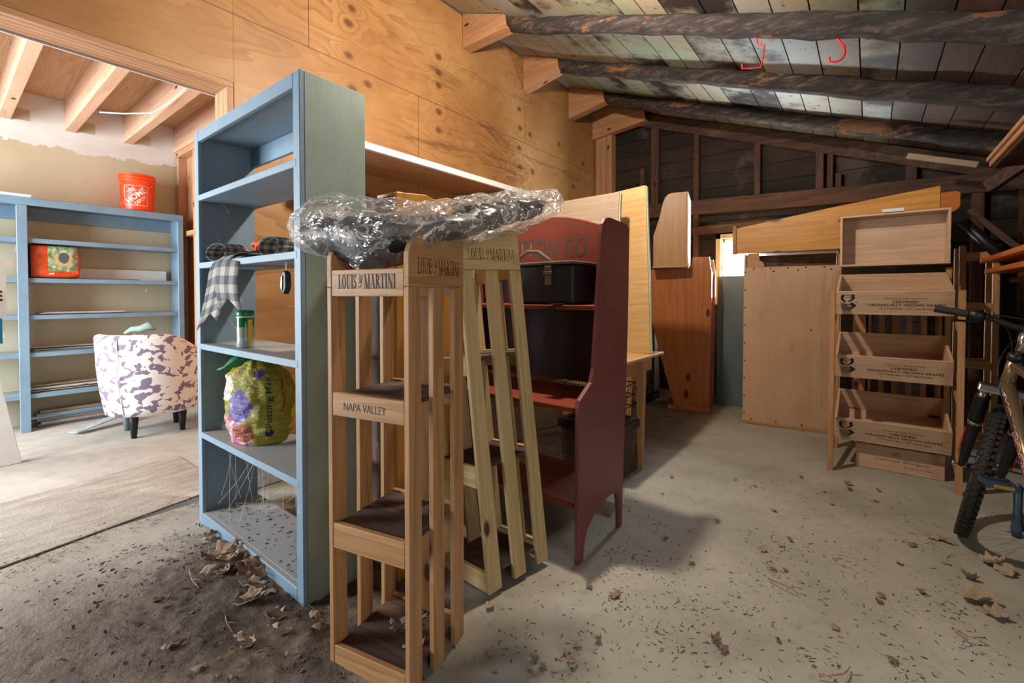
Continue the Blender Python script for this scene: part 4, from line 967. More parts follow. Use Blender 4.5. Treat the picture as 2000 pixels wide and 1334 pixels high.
df = q.add('ShaderNodeBsdfTranslucent', {'Color': (0.85, 0.83, 0.8, 1)}); d2 = q.add('ShaderNodeBsdfDiffuse', {'Color': (0.85, 0.83, 0.8, 1)})
dd_ = q.add('ShaderNodeMixShader', [0.5, df.outputs[0], d2.outputs[0]])
tp = q.add('ShaderNodeBsdfTransparent', [(0.97, 0.97, 0.97, 1)])
lw = q.add('ShaderNodeLayerWeight', {'Blend': 0.35, 'Normal': bp}).outputs[1]
crease = q.math('SUBTRACT', 1.0, q.step(cr_, 0.0, 0.03))
gl_f = q.math('ADD', 0.055, q.math('MULTIPLY', lw, 0.34), clamp=True)
a1 = q.add('ShaderNodeMixShader', [gl_f, tp.outputs[0], g_.outputs[0]])
a2 = q.add('ShaderNodeMixShader', [q.math('ADD', 0.085, q.math('MULTIPLY', crease, 0.45)), a1.outputs[0], dd_.outputs[0]])
q.l.new(a2.outputs[0], q.out.inputs[0])
M['wrap'] = q.m
skin(0.0, 11.999, 0.96, 0.96, 160, 72, 0.028, 5, 0, 0.035).build('plastic_sheet', M['wrap'], t, smooth=True)['label'] = 'crumpled clear plastic sheet'

# ------------------------------------------------------------------ table with leaning tops, basket below
t = thing('small_table', 'light wooden table with tapered legs behind the dark red shelf', 'table', (-1.8, 2.9, 0))
MB().box(-0.65, 0.62, -0.42, 0.42, 0.768, 0.79).build('tabletop', M['board_x'], t, 0.006, seg=2)
MB().box(-0.58, 0.55, -0.36, 0.36, 0.66, 0.767).box(-0.56, 0.53, -0.34, 0.34, 0.655, 0.66).build('apron', M['rack_y'], t, 0.002)
for sx in (-0.60, 0.57):
    for sy in (-0.33, 0.11):
        b = MB(); x0, y0 = sx - 0.0, sy
        v = [(x0 - 0.03, y0 - 0.03), (x0 + 0.03, y0 - 0.03), (x0 + 0.03, y0 + 0.03), (x0 - 0.03, y0 + 0.03)]
        top = [b.bm.verts.new((x, y, 0.766)) for x, y in v]; bot = [b.bm.verts.new((x0 + (x - x0) * 0.5, y0 + (y - y0) * 0.5, 0)) for x, y in v]
        b.bm.faces.new(top); b.bm.faces.new(bot[::-1])
        for i in range(4): b.bm.faces.new((top[i], bot[i], bot[(i + 1) % 4], top[(i + 1) % 4]))
        b.build('leg', M['rack_z'], t, 0.002)
def leaning_board(name, label, mat, xr, yb, yt, zt, wd, tilt, edge):
    o = thing(name, label, 'board', (xr, yb, 0.791), (0, 0, 0), 'table tops leaning above the small table')
    L = math.hypot(yt - yb, zt - 0.791); a = math.atan2(yt - yb, zt - 0.791)
    o.rotation_euler = (-a, math.radians(tilt), 0)
    MB().box(-wd, 0, 0, 0.026, 0, L).build('board_face', mat, o, 0.011, seg=2)
    MB().box(0.0005, 0.010, 0.003, 0.028, 0.004, L - 0.012).build('edge_moulding', edge, o, 0.004, seg=2)
    return o
M['edge'] = plain('pale_green_grey_edge', '#b8bda4', 0.5)
leaning_board('leaning_tabletop', 'large yellow pine top standing on the small table, rising above its greyer neighbour', M['board_x'], -1.20, 3.10, 3.24, 2.02, 1.62, -4.5, M['edge'])
leaning_board('leaning_tabletop', 'greyer wooden top leaning in front of the larger yellow pine top', M['board_grey'], -1.385, 2.90, 3.03, 1.945, 1.45, -1.0, M['edge'])
t = thing('wire_basket', 'dark wire basket under the small table', 'basket', (-1.45, 2.72, 0.36))
b = MB()
for z, e in ((0, 0), (0.08, 0.01), (0.16, 0.02), (0.24, 0.03)):
    b.tube([(-0.18 - e, 0 - e, z), (0.16 + e, 0 - e, z), (0.16 + e, 0.26 + e, z), (-0.18 - e, 0.26 + e, z)], 0.004, 6, closed=True)
for i in range(9):
    x = -0.18 + 0.34 * i / 8; b.bar((x, 0, 0), (x * 1.1, -0.03, 0.24), 0.003, 0.003).bar((x, 0.26, 0), (x * 1.1, 0.29, 0.24), 0.003, 0.003)
for i in range(7):
    y = 0.26 * i / 6; b.bar((0.16, y, 0), (0.19, y * 1.1, 0.24), 0.003, 0.003).bar((-0.18, y, 0), (-0.21, y * 1.1, 0.24), 0.003, 0.003)
b.build('wire_mesh', M['darkmetal'], t)
t = thing('low_box', 'low dark box under the small table carrying the wire basket', 'box', (-1.45, 2.85, 0))
MB().box(-0.22, 0.20, -0.17, 0.17, 0.0, 0.30).build('box_body', M['old_x'], t, 0.004)
MB().box(-0.24, 0.22, -0.19, 0.19, 0.301, 0.355).build('box_lid', M['darkmetal'], t, 0.004)
o = MB().box(-2.1, -1.47, 3.40, 3.42, 0.0, 0.70).build('propped_amber_board', M['amber_z'], bev=0.003); tag(o, 'amber panel standing on the floor just behind the small table', 'board')

# ------------------------------------------------------------------ display cabinets at the back
t = thing('tapered_cabinet', 'orange-brown display cabinet with tapering side standing by the back window', 'cabinet', (-1.60, 4.83, 0), (0, 0, math.radians(9.4)))
_cab = t
X = 1.60
side = [(-1.61, 0.05), (-1.262, 0.05), (-1.255, 1.47), (-1.262, 1.475), (-1.275, 1.60), (-1.43, 1.60), (-1.45, 1.53), (-1.48, 1.487), (-1.905, 1.482), (-1.87, 1.05), (-1.82, 0.82)]
for y in (0, 0.44): MB().prism([(x + X, z) for x, z in side], y, y + 0.022, 'y').build('side_panel', M['cabinet_z'], t, 0.003)
MB().box(-0.075, 0.335, -0.012, 0.47, 0, 0.05).build('plinth', M['cabinet_x'], t, 0.008, seg=2)
MB().box(0.312, 0.324, 0.0225, 0.4395, 0.055, 1.46).build('back_panel', M['cabinet_z'], t)
for z, x0 in ((1.46, -0.31), (1.1, -0.28), (0.75, -0.20), (0.4, -0.12)): MB().box(x0, 0.311, 0.0225, 0.4395, z - 0.018, z).build('shelf_board', M['cabinet_x'], t)
t = thing('small_hutch', 'small pine wall cabinet with sloping front on top of the tapered cabinet', 'cabinet', (-1.60, 4.62, 1.489), (0, 0, math.radians(14)))
hs = [(-0.155, 0.012), (0.165, 0.012), (0.165, 0.752), (0.03, 0.752), (-0.01, 0.742), (-0.04, 0.715), (-0.062, 0.66), (-0.10, 0.50), (-0.14, 0.37), (-0.155, 0.33)]
for y in (0, 0.50): MB().prism(hs, y, y + 0.02, 'y').build('side_panel', M['hutch'], t, 0.003)
MB().box(-0.165, 0.172, -0.006, 0.525, 0, 0.0118).build('base_board', M['crate_x'], t, 0.003)
MB().box(0.166, 0.178, -0.005, 0.525, 0.012, 0.752).build('back_panel', M['edge'], t, 0.002)
for z in (0.25, 0.5): MB().box(-0.1, 0.165, 0.0205, 0.4995, z, z + 0.016).build('shelf_board', M['rack_x'], t)
t = thing('brown_cabinet', 'low brown cabinet on round feet in the dark corner behind the small table', 'cabinet', (-2.13, 5.0, 0))
MB().prism([(-0.35, 0.10), (0.20, 0.10), (0.16, 0.95), (-0.35, 0.95)], -0.18, 0.30, 'y').build('cabinet_body', M['old_x'], t, 0.004)
MB().box(0.06, 0.21, -0.20, -0.185, 0.08, 0.9).build('face_stile', M['amber_z'], t, 0.003)
MB().box(0.06, 0.215, -0.21, -0.185, 0.03, 0.20).build('plinth', M['cabinet_x'], t, 0.004)
for x in (-0.28, 0.13): MB().lathe([(0, 0), (0.045, 0), (0.05, 0.012), (0.04, 0.028), (0, 0.029)], 18, (x, -0.17, 0)).build('foot', M['black'], t, smooth=True)
MB().prism([(-0.35, 0.0), (0.2, 0.0), (0.2, 0.08), (-0.35, 0.08)], -0.10, 0.28, 'y').build('kick_board', M['black'], t)

t = thing('grey_blue_cabinet', 'narrow slate blue painted panel cabinet standing under the back window', 'cabinet', (-1.20, 5.36, 0))
MB().box(-0.12, 0.40, 0.0, 0.02, 0, 1.415).build('side_panel', M['slate'], t, 0.003)
MB().box(-0.12, -0.10, 0.021, 0.28, 0, 1.415).build('back_panel', M['slate'], t, 0.003)
MB().box(-0.099, 0.40, 0.021, 0.28, 1.39, 1.41).build('top_board', M['slate'], t, 0.003)

t = thing('pale_backed_cabinet', 'upright cabinet turned to show its pale board back full of dark nail heads', 'cabinet', (-0.558, 4.765, 0), (0, 0, math.radians(6.8)))
MB().box(-0.372, 0.372, -0.012, 0, 0.03, 1.466).build('back_panel', M['panel'], t, 0.001)
MB().box(-0.374, 0.374, -0.016, 0.03, 0, 0.029).build('base_strip', M['rack_x'], t, 0.003)
for x in (-0.372, 0.352):
    MB().box(x, x + 0.02, 0.001, 0.34, 0, 1.46).build('side_panel', M['rack_z'], t, 0.003)
    MB().prism([(0.02, 1.461), (0.34, 1.461), (0.30, 1.50), (0.24, 1.585), (0.04, 1.59), (0.02, 1.57)], x, x + 0.02, 'x').build('side_ear', M['rack_z'], t, 0.003)
MB().prism([(-0.345, 1.468), (-0.20, 1.468), (-0.215, 1.51), (-0.245, 1.53), (-0.25, 1.595), (-0.335, 1.595), (-0.345, 1.58)], 0.0, 0.018, 'y').build('corner_ear', M['rack_x'], t, 0.002)
MB().box(-0.35, 0.35, 0.19, 0.21, 1.36, 1.585).build('inner_rail', M['old_x'], t, 0.003)  # dark wood stands in for the shaded gap above the back
for z in (0.4, 0.8, 1.2): MB().box(-0.351, 0.351, 0.001, 0.32, z, z + 0.018).build('shelf_board', M['rack_x'], t)
nh = None
for x, z in [(-0.36, 1.42 - 0.165 * i) for i in range(9)] + [(-0.29 + 0.135 * i, 1.452) for i in range(5)] + [(-0.13, 1.425), (0.06, 1.43), (0.30, 1.43), (-0.3, 0.05), (-0.1, 0.05), (0.1, 0.05), (0.16, 0.9)]:
    if nh is None:
        nh = MB().lathe([(0, 0.0), (0.0075, 0.0), (0.006, 0.0015), (0, 0.0015)], 10).build('nail_head', M['ink'], t); nh.rotation_euler = (PI / 2, 0, 0)
    else:
        nh = nh.copy(); COL.objects.link(nh)
    nh.location = (x, -0.0125, z)


t = thing('lying_display_unit', 'amber pine display unit lying on its side across the pale backed cabinet', 'cabinet', (-0.3, 4.75, 1.6))
for y in (0, 0.44):
    MB().prism([(-0.70, 0.0), (0.72, 0.0), (0.72, 0.44), (0.09, 0.362), (-0.70, 0.245)], y, y + 0.022, 'y').build('side_panel', M['amber_x'], t, 0.003)
MB().box(-0.735, -0.701, -0.006, 0.47, -0.004, 0.268).build('end_cap', M['rack_z'], t, 0.004)
MB().box(-0.70, 0.72, 0.0225, 0.4395, 0.0, 0.015).build('back_panel', M['board_grey'], t)
for x in (-0.3, 0.1, 0.5): MB().box(x, x + 0.018, 0.0225, 0.4395, 0.016, 0.29).build('shelf_board', M['amber_z'], t)
MB().prism([(0.722, 0.10), (0.74, 0.20), (0.76, 0.225), (0.80, 0.235), (0.83, 0.27), (0.83, 0.37), (0.81, 0.388), (0.722, 0.385)], 0.0, 0.022, 'y').build('end_ear', M['orange_x'], t, 0.003)

# ------------------------------------------------------------------ crate display rack
t = thing('crate_rack', 'light wooden frame holding three tilted lettered wine crates', 'rack', (-0.2, 3.8, 0))
for x in (-0.012, 0.625):
    MB().box(x, x + 0.032, 0.0, 0.035, 0, 1.235).build('front_post', M['rack_z'], t, 0.002)
    MB().box(x, x + 0.032, 0.60, 0.64, 0, 1.40).build('rear_post', M['rack_z'], t, 0.002)
    for z in (1.00, 0.56, 0.12):
        MB().bar((x + 0.016, 0.036, z - 0.02), (x + 0.016, 0.599, z + 0.14), 0.020, 0.045).build('side_rail', M['rack_y'], t, 0.002)
MB().box(0.021, 0.624, 0.605, 0.63, 0.10, 0.16).build('cross_rail', M['rack_x'], t, 0.002)
M['dimink'] = plain('faint_brown_print', '#4b3324', 0.8)
def logo(parent, mtx):
    b = MB(); rr = random.Random(3)
    def pg(pts): b.poly([mtx @ Vector((x, y, 0)) for x, y in pts])
    for i in range(24):   # bunch of grapes
        rowy = -0.008 - 0.0095 * (i // 5); x = -0.030 + 0.011 * (i % 5) + (0.005 if (i // 5) % 2 else 0); 
        if i // 5 == 4 and i % 5 in (0, 4): continue
        pg([(x + 0.0042 * math.cos(k * PI / 4), rowy + 0.0036 * math.sin(k * PI / 4)) for k in range(8)])
    pg([(-0.034, 0.052), (-0.018, 0.055), (-0.019, 0.045), (-0.024, 0.030), (-0.012, 0.012), (-0.012, 0.004), (-0.026, 0.010), (-0.036, 0.026), (-0.035, 0.040)])
    pg([(0.014, 0.048), (0.022, 0.056), (0.034, 0.055), (0.031, 0.045), (0.036, 0.034), (0.026, 0.020), (0.006, 0.006), (0.000, 0.010), (0.016, 0.026), (0.019, 0.038)])
    pg([(-0.026, 0.053), (0.0, 0.054), (0.018, 0.048), (0.016, 0.045), (0.0, 0.050), (-0.02, 0.049)])
    pg([(-0.024, 0.040), (0.0, 0.037), (0.016, 0.041), (0.016, 0.038), (0.0, 0.034), (-0.02, 0.036)])
    pg([(0.010, 0.002), (0.026, 0.002), (0.034, -0.008), (0.042, -0.012), (0.036, -0.024), (0.020, -0.034), (0.012, -0.046), (0.014, -0.028), (0.024, -0.018), (0.012, -0.012)])
    pg([(0.038, 0.006), (0.042, 0.010), (0.046, 0.006), (0.042, 0.002)])
    b.build('grape_emblem', M['ink'], parent)
def crate(label, loc, tilt, fs=True, W=0.60, D=0.46, Hc=0.165, group='lettered wine crates in the display rack'):
    t = thing('wine_crate', label, 'crate', loc, (math.radians(tilt), 0, 0), group)
    MB().box(0, W, 0, 0.014, 0, Hc).build('front_board', M['crate_x'], t, 0.0015)
    MB().box(0, W, D - 0.014, D, 0, Hc).build('back_board', M['crate_x'], t, 0.0015)
    for x in (0.0005, W - 0.0145): MB().box(x, x + 0.014, 0.0145, D - 0.0145, 0, Hc).build('side_board', M['crate_y'], t, 0.0015)
    MB().box(0.015, W - 0.015, 0.0145, D - 0.0145, 0.0, 0.010).build('bottom_board', M['crate_x'], t)
    if fs:
        f = lambda x, z: frame((x, -0.0004, z), (1, 0, 0), (0, 0, 1))
        text_obj('Wines produced from', 0.21, 0.0165, M['dimink'], t, f(0.365, Hc - 0.050), 0.004)
        text_obj('CERTIFIED', 0.13, 0.0155, M['ink'], t, f(0.365, Hc - 0.073), 0.02)
        text_obj('ORGANICALLY GROWN GRAPES', 0.385, 0.0165, M['ink'], t, f(0.365, Hc - 0.095), 0.02)
        text_obj('NO Pesticides \u2013 NO Herbicides', 0.27, 0.0165, M['dimink'], t, f(0.37, Hc - 0.119), 0.004)
        logo(t, f(0.065, Hc - 0.083) @ Matrix.Scale(1.12, 4))
    return t
for z, lb in ((1.072, 'lettered wine crate tilted in the display rack, topmost, beside the handlebar grip'), (0.632, 'lettered wine crate tilted in the display rack, middle one of the three'), (0.192, 'lettered wine crate tilted in the display rack, lowest of the three')):
    crate(lb, (-0.179, 3.948, z), 17)
t = crate('plain wooden crate standing on its side above the lettered crates, open toward the viewer', (-0.18, 4.505, 1.425), 90, fs=False, W=0.62, D=0.385, Hc=0.17, group=None)
t = crate('wooden crate printed Cabernet Sauvignon on the floor under the display rack', (-0.06, 4.02, 0.002), 0, fs=False, W=0.46, D=0.30, Hc=0.165, group=None)
text_obj('Cabernet Sauvignon', 0.28, 0.022, M['dimink'], t, frame((0.25, -0.0004, 0.075), (1, 0, 0), (0, 0, 1)), 0.0, shear=0.2)
text_obj('Product of USA', 0.14, 0.010, M['dimink'], t, frame((0.33, -0.0004, 0.045), (1, 0, 0), (0, 0, 1)), 0.0)
b = MB()
for k in range(12):
    a = PI * k / 11; b.poly([frame((0.22, -0.0004, 0.11), (1, 0, 0), (0, 0, 1)) @ Vector((0.01 * math.cos(a + s_) * (1 if s_ else 3), 0.01 * math.sin(a + s_) * (1 if s_ else 3), 0)) for s_ in (-0.12, 0, 0.12)])
b.build('vine_emblem', M['dimink'], t)
o = MB().box(0.07, 0.19, 4.33, 4.735, 1.813, 1.836).build('short_plank', M['crate_y'], bev=0.002); tag(o, 'short plank with a white painted end lying on the open crate', 'board')
MB().box(0.07, 0.19, 4.324, 4.3295, 1.813, 1.836).build('painted_end', M['white'], parent=o)
# slatted racks behind
t = thing('slatted_rack', 'wide slatted wooden rack standing right behind the crate display', 'rack', (0.14, 4.6, 0))
for i in range(7): MB().box(-0.24 + i * 0.082, -0.24 + i * 0.082 + (0.10 if i == 0 else 0.036), 0, 0.02, 0, 1.33).build('slat', M['rack_z'], t, 0.002)
for z in (0.1, 0.7, 1.25): MB().box(-0.24, 0.29, 0.021, 0.08, z, z + 0.05).build('rail', M['rack_x'], t, 0.002)
t = thing('ladder_rack', 'tall narrow wooden rack with cross rails right of the crate display', 'rack', (0.58, 4.57, 0))
for x in (-0.07, 0.10):
    for y in (0, 0.25): MB().box(x, x + 0.035, y, y + 0.035, 0, 1.56).build('post', M['rack_z'], t, 0.002)
for z in (0.12, 0.68, 1.10, 1.46):
    for y in (0.002, 0.252): MB().box(-0.034, 0.099, y, y + 0.025, z, z + 0.05).build('rail', M['rack_x'], t, 0.002)

# right hand side storage
t = thing('orange_slat_shelf', 'stack of bright orange boards on the dark bench at the right edge', 'board', (0.60, 3.3, 1.32))
for x, z0, z1, w in ((0.0, 0.105, 0.135, 0.50), (0.02, 0.03, 0.06, 0.48)):
    MB().box(x, w, -0.3, 1.18 - x, z0, z1).build('slat_board', M['orange_y'], t, 0.003)
MB().box(0.09, 0.5, -0.3, 0.90, 0.136, 0.175).build('slat_board', M['orange_y'], t, 0.003)
MB().box(0.12, 0.48, -0.25, 0.85, 0.0, 0.029).box(0.12, 0.48, -0.25, 0.85, 0.061, 0.104).build('spacer_block', M['orange_x'], t, 0.003)
t = thing('dark_bench', 'old dark workbench with a split wooden edge at the right wall', 'bench', (0.9, 3.5, 0))
MB().box(-0.18, 0.32, -0.5, 0.85, 1.285, 1.318).build('bench_top', M['old_y'], t, 0.004)
for x, y in ((-0.08, 0.75), (0.27, 0.75), (0.27, -0.4)): MB().box(x, x + 0.04, y, y + 0.04, 0, 1.284).build('leg', M['old_z'], t, 0.003)
MB().box(-0.12, 0.32, -0.45, 0.84, 0.92, 0.945).build('lower_shelf', M['stud_y'], t, 0.003)
t = thing('overhead_boards', 'layered boards stored overhead on the right wall under the roof', 'board', (0.62, 3.3, 2.06))
for x, z0, z1 in ((0.0, 0.055, 0.083), (0.012, 0.018, 0.052), (0.03, 0.0, 0.016)): MB().box(x, 0.60, -0.4, 1.17 - x, z0, z1).build('stacked_board', M['fir_y'] if z0 > 0.01 else M['old_y'], t, 0.004)
p, q2 = at_y(1772, 304, 4.98), at_y(1910, 322, 4.98)
o = MB().bar(p, q2, 0.02, 0.045).build('pale_batten', M['board_grey'], bev=0.003); tag(o, 'weathered pale batten nailed below the last log rafter at the right', 'board')
o = MB().bar((0.70, 4.95, 2.02), (1.05, 4.60, 2.30), 0.05, 0.09).build('wall_brace', M['old_x'], bev=0.003); tag(o, 'old diagonal brace in the right back corner under the roof', 'brace')
t = thing('leaning_gutter', 'dark metal gutter piece with a grey wooden batten leaning in the right corner', 'gutter', (0, 0, 0))
A, B = at_y(1880, 432, 4.525), at_y(1995, 535, 4.525)
A2, B2 = at_y(1892, 410, 4.525), at_y(1992, 487, 4.525)
MB().tube([A, A.lerp(B, 0.5), B], [0.032, 0.036, 0.04], 20).build('metal_pipe', M['darkmetal'], t, smooth=True)
MB().bar(A2, B2, 0.035, 0.035).build('wood_batten', M['old_x'], t, 0.003)

# red hooks on the nearest visible log
def hook(label, pts, r=0.0045):
    o = MB().tube(curve(pts, 30), r, 10).build('red_hook', mk_pl('red_vinyl', '#c8181c', 0.3), smooth=True); tag(o, label, 'hook')
hook('square bent red hook hanging from the log rafter under the pale roof boards', [at_y(1478, 70, 3.17), at_y(1479, 84, 3.17), at_y(1481, 86, 3.17), at_y(1493, 89, 3.17), at_y(1493, 92, 3.17), at_y(1489, 120, 3.16), at_y(1486, 130, 3.15), at_y(1484, 131, 3.15), at_y(1452, 134, 3.10), at_y(1450, 133, 3.10), at_y(1449, 125, 3.10)])
hook('round J shaped red hook hanging from the log rafter', [at_y(1636, 70, 3.17), at_y(1637, 78, 3.17), at_y(1647, 88, 3.16), at_y(1650, 102, 3.15), at_y(1644, 115, 3.15), at_y(1631, 121, 3.15), at_y(1620, 119, 3.15), at_y(1620, 112, 3.15)], 0.006)

# ------------------------------------------------------------------ bicycle
bk = thing('bicycle', 'champagne mountain bike lettered MONGOOSE with knobby tyres and black handlebar grip', 'bicycle', (0.605, 2.143, 0), (math.radians(4.5), 0, math.radians(100.9)))
ax_ = Vector((-0.326, 0, 0.946)).normalized(); A0 = Vector((0.93, 0, 0.60))
ST = Matrix.Translation(A0) @ Matrix.Rotation(-0.375, 4, ax_) @ Matrix.Translation(-A0)
def sp(x, y, z): return ST @ Vector((x, y, z))
def wheel(cx, mt):
    R = 0.335; C0 = Vector((cx, 0, 0.342))
    T = lambda a, r, y: mt @ (C0 + Vector((r * math.cos(a), y, r * math.sin(a))))
    ty = MB().tube([T(2 * PI * i / 72, R - 0.024, 0) for i in range(72)], 0.025, 16, closed=True)
    for i in range(64):
        a = 2 * PI * i / 64; da = 0.030
        for row, (y0, y1, r0, r1) in enumerate(((-0.0085, 0.0085, R - 0.004, R + 0.006), (-0.027, -0.013, R - 0.018, R - 0.001), (0.013, 0.027, R - 0.018, R - 0.001))):
            aa = a + (0.049 if row else 0); dd = da * (0.75 if row == 0 else 1)
            v = [ty.bm.verts.new(T(aa + s_ * dd, r, y)) for s_ in (-1, 1) for r in (r0, r1) for y in ((y0, y1) if r == r0 else (y0 * 0.9, y1 * 0.9))]
            for f in ((0, 1, 3, 2), (4, 6, 7, 5), (0, 4, 5, 1), (2, 3, 7, 6), (0, 2, 6, 4), (1, 5, 7, 3)): ty.bm.faces.new([v[k] for k in f])
    w = ty.build('wheel', M['rubber'], bk)
    rim = MB(); prof_ = [(R - 0.047, -0.012), (R - 0.06, -0.009), (R - 0.066, 0), (R - 0.06, 0.009), (R - 0.047, 0.012), (R - 0.052, 0)]
    rings = [[rim.bm.verts.new(T(2 * PI * i / 72, r, y)) for r, y in prof_] for i in range(72)]
    for i in range(72):
        for j in range(6): rim.bm.faces.new((rings[i][j], rings[i][(j + 1) % 6], rings[(i + 1) % 72][(j + 1) % 6], rings[(i + 1) % 72][j]))
    rim.build('rim', M['chrome'], w, smooth=True)
    s_ = MB()
    for i in range(32):
        a = 2 * PI * i / 32; y = 0.028 if i % 2 else -0.028
        s_.tube([T(a + (0.35 if i % 4 < 2 else -0.35), 0.022, y), T(a, R - 0.062, 0)], 0.0011, 5)
    s_.build('spokes', M['chrome'], w)
    MB().tube([T(0, 0, -0.05), T(0, 0, -0.03), T(0, 0, 0.03), T(0, 0, 0.05)], [0.008, 0.022, 0.022, 0.008], 14).build('hub', M['darkmetal'], w, smooth=True)
wheel(1.05, ST); wheel(0.0, Matrix.Identity(4))
for s_ in (1, -1):   # suspension fork
    y = 0.068 * s_
    MB().tube([sp(0.905, y, 0.745), sp(0.957, y, 0.60)], 0.016, 16).build('fork_stanchion', M['chrome'], bk, smooth=True)
    bt = MB(); n = 13
    pts = [sp(0.915 + 0.045 * i / (n * 2), y, 0.72 - 0.13 * i / (n * 2)) for i in range(n * 2 + 1)]
    bt.tube(pts, [0.023 if i % 2 else 0.028 for i in range(n * 2 + 1)], 18).build('fork_boot', M['black'], bk, smooth=True)
    lg_ = MB().tube([sp(0.96, y, 0.595), sp(0.965, y, 0.58), sp(1.0, y, 0.46), sp(1.035, y, 0.37), sp(1.05, y * 1.05, 0.335)], [0.022, 0.023, 0.021, 0.017, 0.010], 18).build('fork_leg', M['black'], bk, smooth=True)
    MB().tube([sp(0.962, y, 0.588), sp(0.967, y, 0.570)], 0.0262, 18).build('clamp_band', M['chrome'], lg_, smooth=True)
    b2 = MB(); 
    for a_, b_ in (((0.975, 0.545), (1.017, 0.40)),): b2.bar(sp(a_[0] - 0.004, y + 0.0245 * s_, a_[1]), sp(b_[0] - 0.004, y + 0.023 * s_, b_[1]), 0.014, 0.002, up=(0, 1, 0))
    b2.build('red_decal', M['red_ink'], lg_)
MB().bar(sp(0.900, -0.095, 0.762), sp(0.900, 0.095, 0.762), 0.062, 0.042).build('fork_crown', M['chrome'], bk, 0.010, seg=3)
MB().tube([sp(1.05, -0.1, 0.338), sp(1.05, 0.1, 0.338)], 0.005, 8).tube([sp(1.05, 0.092, 0.338), sp(1.05, 0.104, 0.338)], 0.011, 12).build('axle', M['chrome'], bk, smooth=True)
H0, H1 = Vector((0.885, 0, 0.785)), Vector((0.84, 0, 0.915))
MB().tube([H0, H1], 0.024, 20).build('head_tube', M['gold'], bk, smooth=True)
MB().tube([H1, H1 + ax_ * 0.03], 0.028, 18).build('headset', M['black'], bk, smooth=True)
BB = Vector((0.43, 0, 0.29))
MB().tube([Vector((0.878, 0, 0.80)), BB], [0.026, 0.024], 20).build('down_tube', M['gold'], bk, smooth=True)
MB().tube([Vector((0.845, 0, 0.895)), Vector((0.30, 0, 0.76))], 0.019, 18).build('top_tube', M['gold'], bk, smooth=True)
MB().tube([BB, Vector((0.27, 0, 0.84))], 0.017, 16).build('seat_tube', M['gold'], bk, smooth=True)
for s_ in (1, -1):
    MB().tube([BB + Vector((0, 0.03 * s_, 0)), Vector((0.1, 0.06 * s_, 0.33)), Vector((0, 0.065 * s_, 0.342))], 0.010, 10).build('chain_stay', M['gold'], bk, smooth=True)
    MB().tube([Vector((0.30, 0.02 * s_, 0.74)), Vector((0.1, 0.06 * s_, 0.48)), Vector((0, 0.065 * s_, 0.342))], 0.008, 10).build('seat_stay', M['gold'], bk, smooth=True)
MB().tube([Vector((0.27, 0, 0.83)), Vector((0.245, 0, 0.93))], 0.014, 12).build('seat_post', M['black'], bk, smooth=True)
MB().tube([(0.10, 0, 0.945), (0.16, 0, 0.955), (0.24, 0, 0.95), (0.34, 0, 0.945), (0.38, 0, 0.94)], [0.045, 0.07, 0.055, 0.025, 0.012], 16).build('saddle', M['black'], bk, smooth=True)
# decal along the left side of the down tube
d_ = (BB - Vector((0.878, 0, 0.80))).normalized(); side = Vector((0, 1, 0)); upv = side.cross(d_)
def tubebend(off, rr):
    def f(p):
        a = p.y / rr; c = Vector((0.878, 0, 0.80)) + d_ * (0.27 + p.x)
        return c + (side * math.cos(a) + upv * math.sin(a)) * rr
    return f
text_obj('MONGOOSE', 0.40, 0.036, M['white_ink'], bk, None, 0.05, 'frame_decal', bend=tubebend(0, 0.0262))
text_obj('MONGOOSE', 0.395, 0.032, M['red_ink'], bk, None, 0.005, 'frame_decal', bend=tubebend(0, 0.0270))
stem_t = sp(0.80, 0, 1.02)
MB().tube([sp(0.84, 0, 0.93), sp(0.815, 0, 0.99), sp(0.812, 0, 1.01), sp(0.845, 0, 1.055)], [0.017, 0.017, 0.02, 0.018], 16).build('stem', M['chrome'], bk, smooth=True)
hb = [sp(0.82, s_ * 0.31, 1.085) for s_ in (1,)] + [sp(0.835, 0.17, 1.085), sp(0.845, 0.09, 1.075), sp(0.85, 0.04, 1.062), sp(0.85, -0.04, 1.062), sp(0.845, -0.09, 1.075), sp(0.835, -0.17, 1.085), sp(0.82, -0.31, 1.085)]
MB().tube(hb, 0.0125, 16).build('handlebar', M['black'], bk, smooth=True)
for s_ in (1, -1):
    g = MB(); n = 24
    g.tube([sp(0.82 + 0.009 * i / n, s_ * (0.312 - 0.12 * i / n), 1.085) for i in range(n + 1)], [0.0165 + 0.0012 * (i % 2) for i in range(n + 1)], 14).build('grip', M['rubber'], bk, smooth=True)
    MB().tube([sp(0.829, s_ * 0.19, 1.085), sp(0.831, s_ * 0.14, 1.085)], 0.021, 18).build('shifter', M['black'], bk, smooth=True)
    MB().tube([sp(0.832, s_ * 0.14, 1.085), sp(0.833, s_ * 0.125, 1.085)], 0.017, 14).tube([sp(0.845, s_ * 0.14, 1.075), sp(0.875, s_ * 0.16, 1.055), sp(0.885, s_ * 0.24, 1.045)], 0.006, 8).build('brake_lever', M['darkmetal'], bk, smooth=True)
MB().tube(curve([sp(0.86, 0.14, 1.08), sp(0.95, 0.06, 1.05), sp(0.97, 0.02, 0.93), sp(0.90, 0.03, 0.80), Vector((0.80, 0.035, 0.73)), Vector((0.70, 0.03, 0.62))]), 0.0028, 6).build('cable', M['black'], bk, smooth=True)
MB().tube(curve([sp(0.86, 0.15, 1.08), sp(0.90, 0.10, 1.10), sp(0.93, 0.0, 1.10), sp(0.90, -0.08, 1.09)]), 0.0028, 6).build('cable', M['black'], bk, smooth=True)
MB().tube(curve([sp(0.86, -0.1, 1.06), sp(0.94, 0.02, 1.0), sp(0.96, 0.05, 0.90), sp(0.93, 0.04, 0.82)]), 0.0028, 6).build('cable', M['black'], bk, smooth=True)
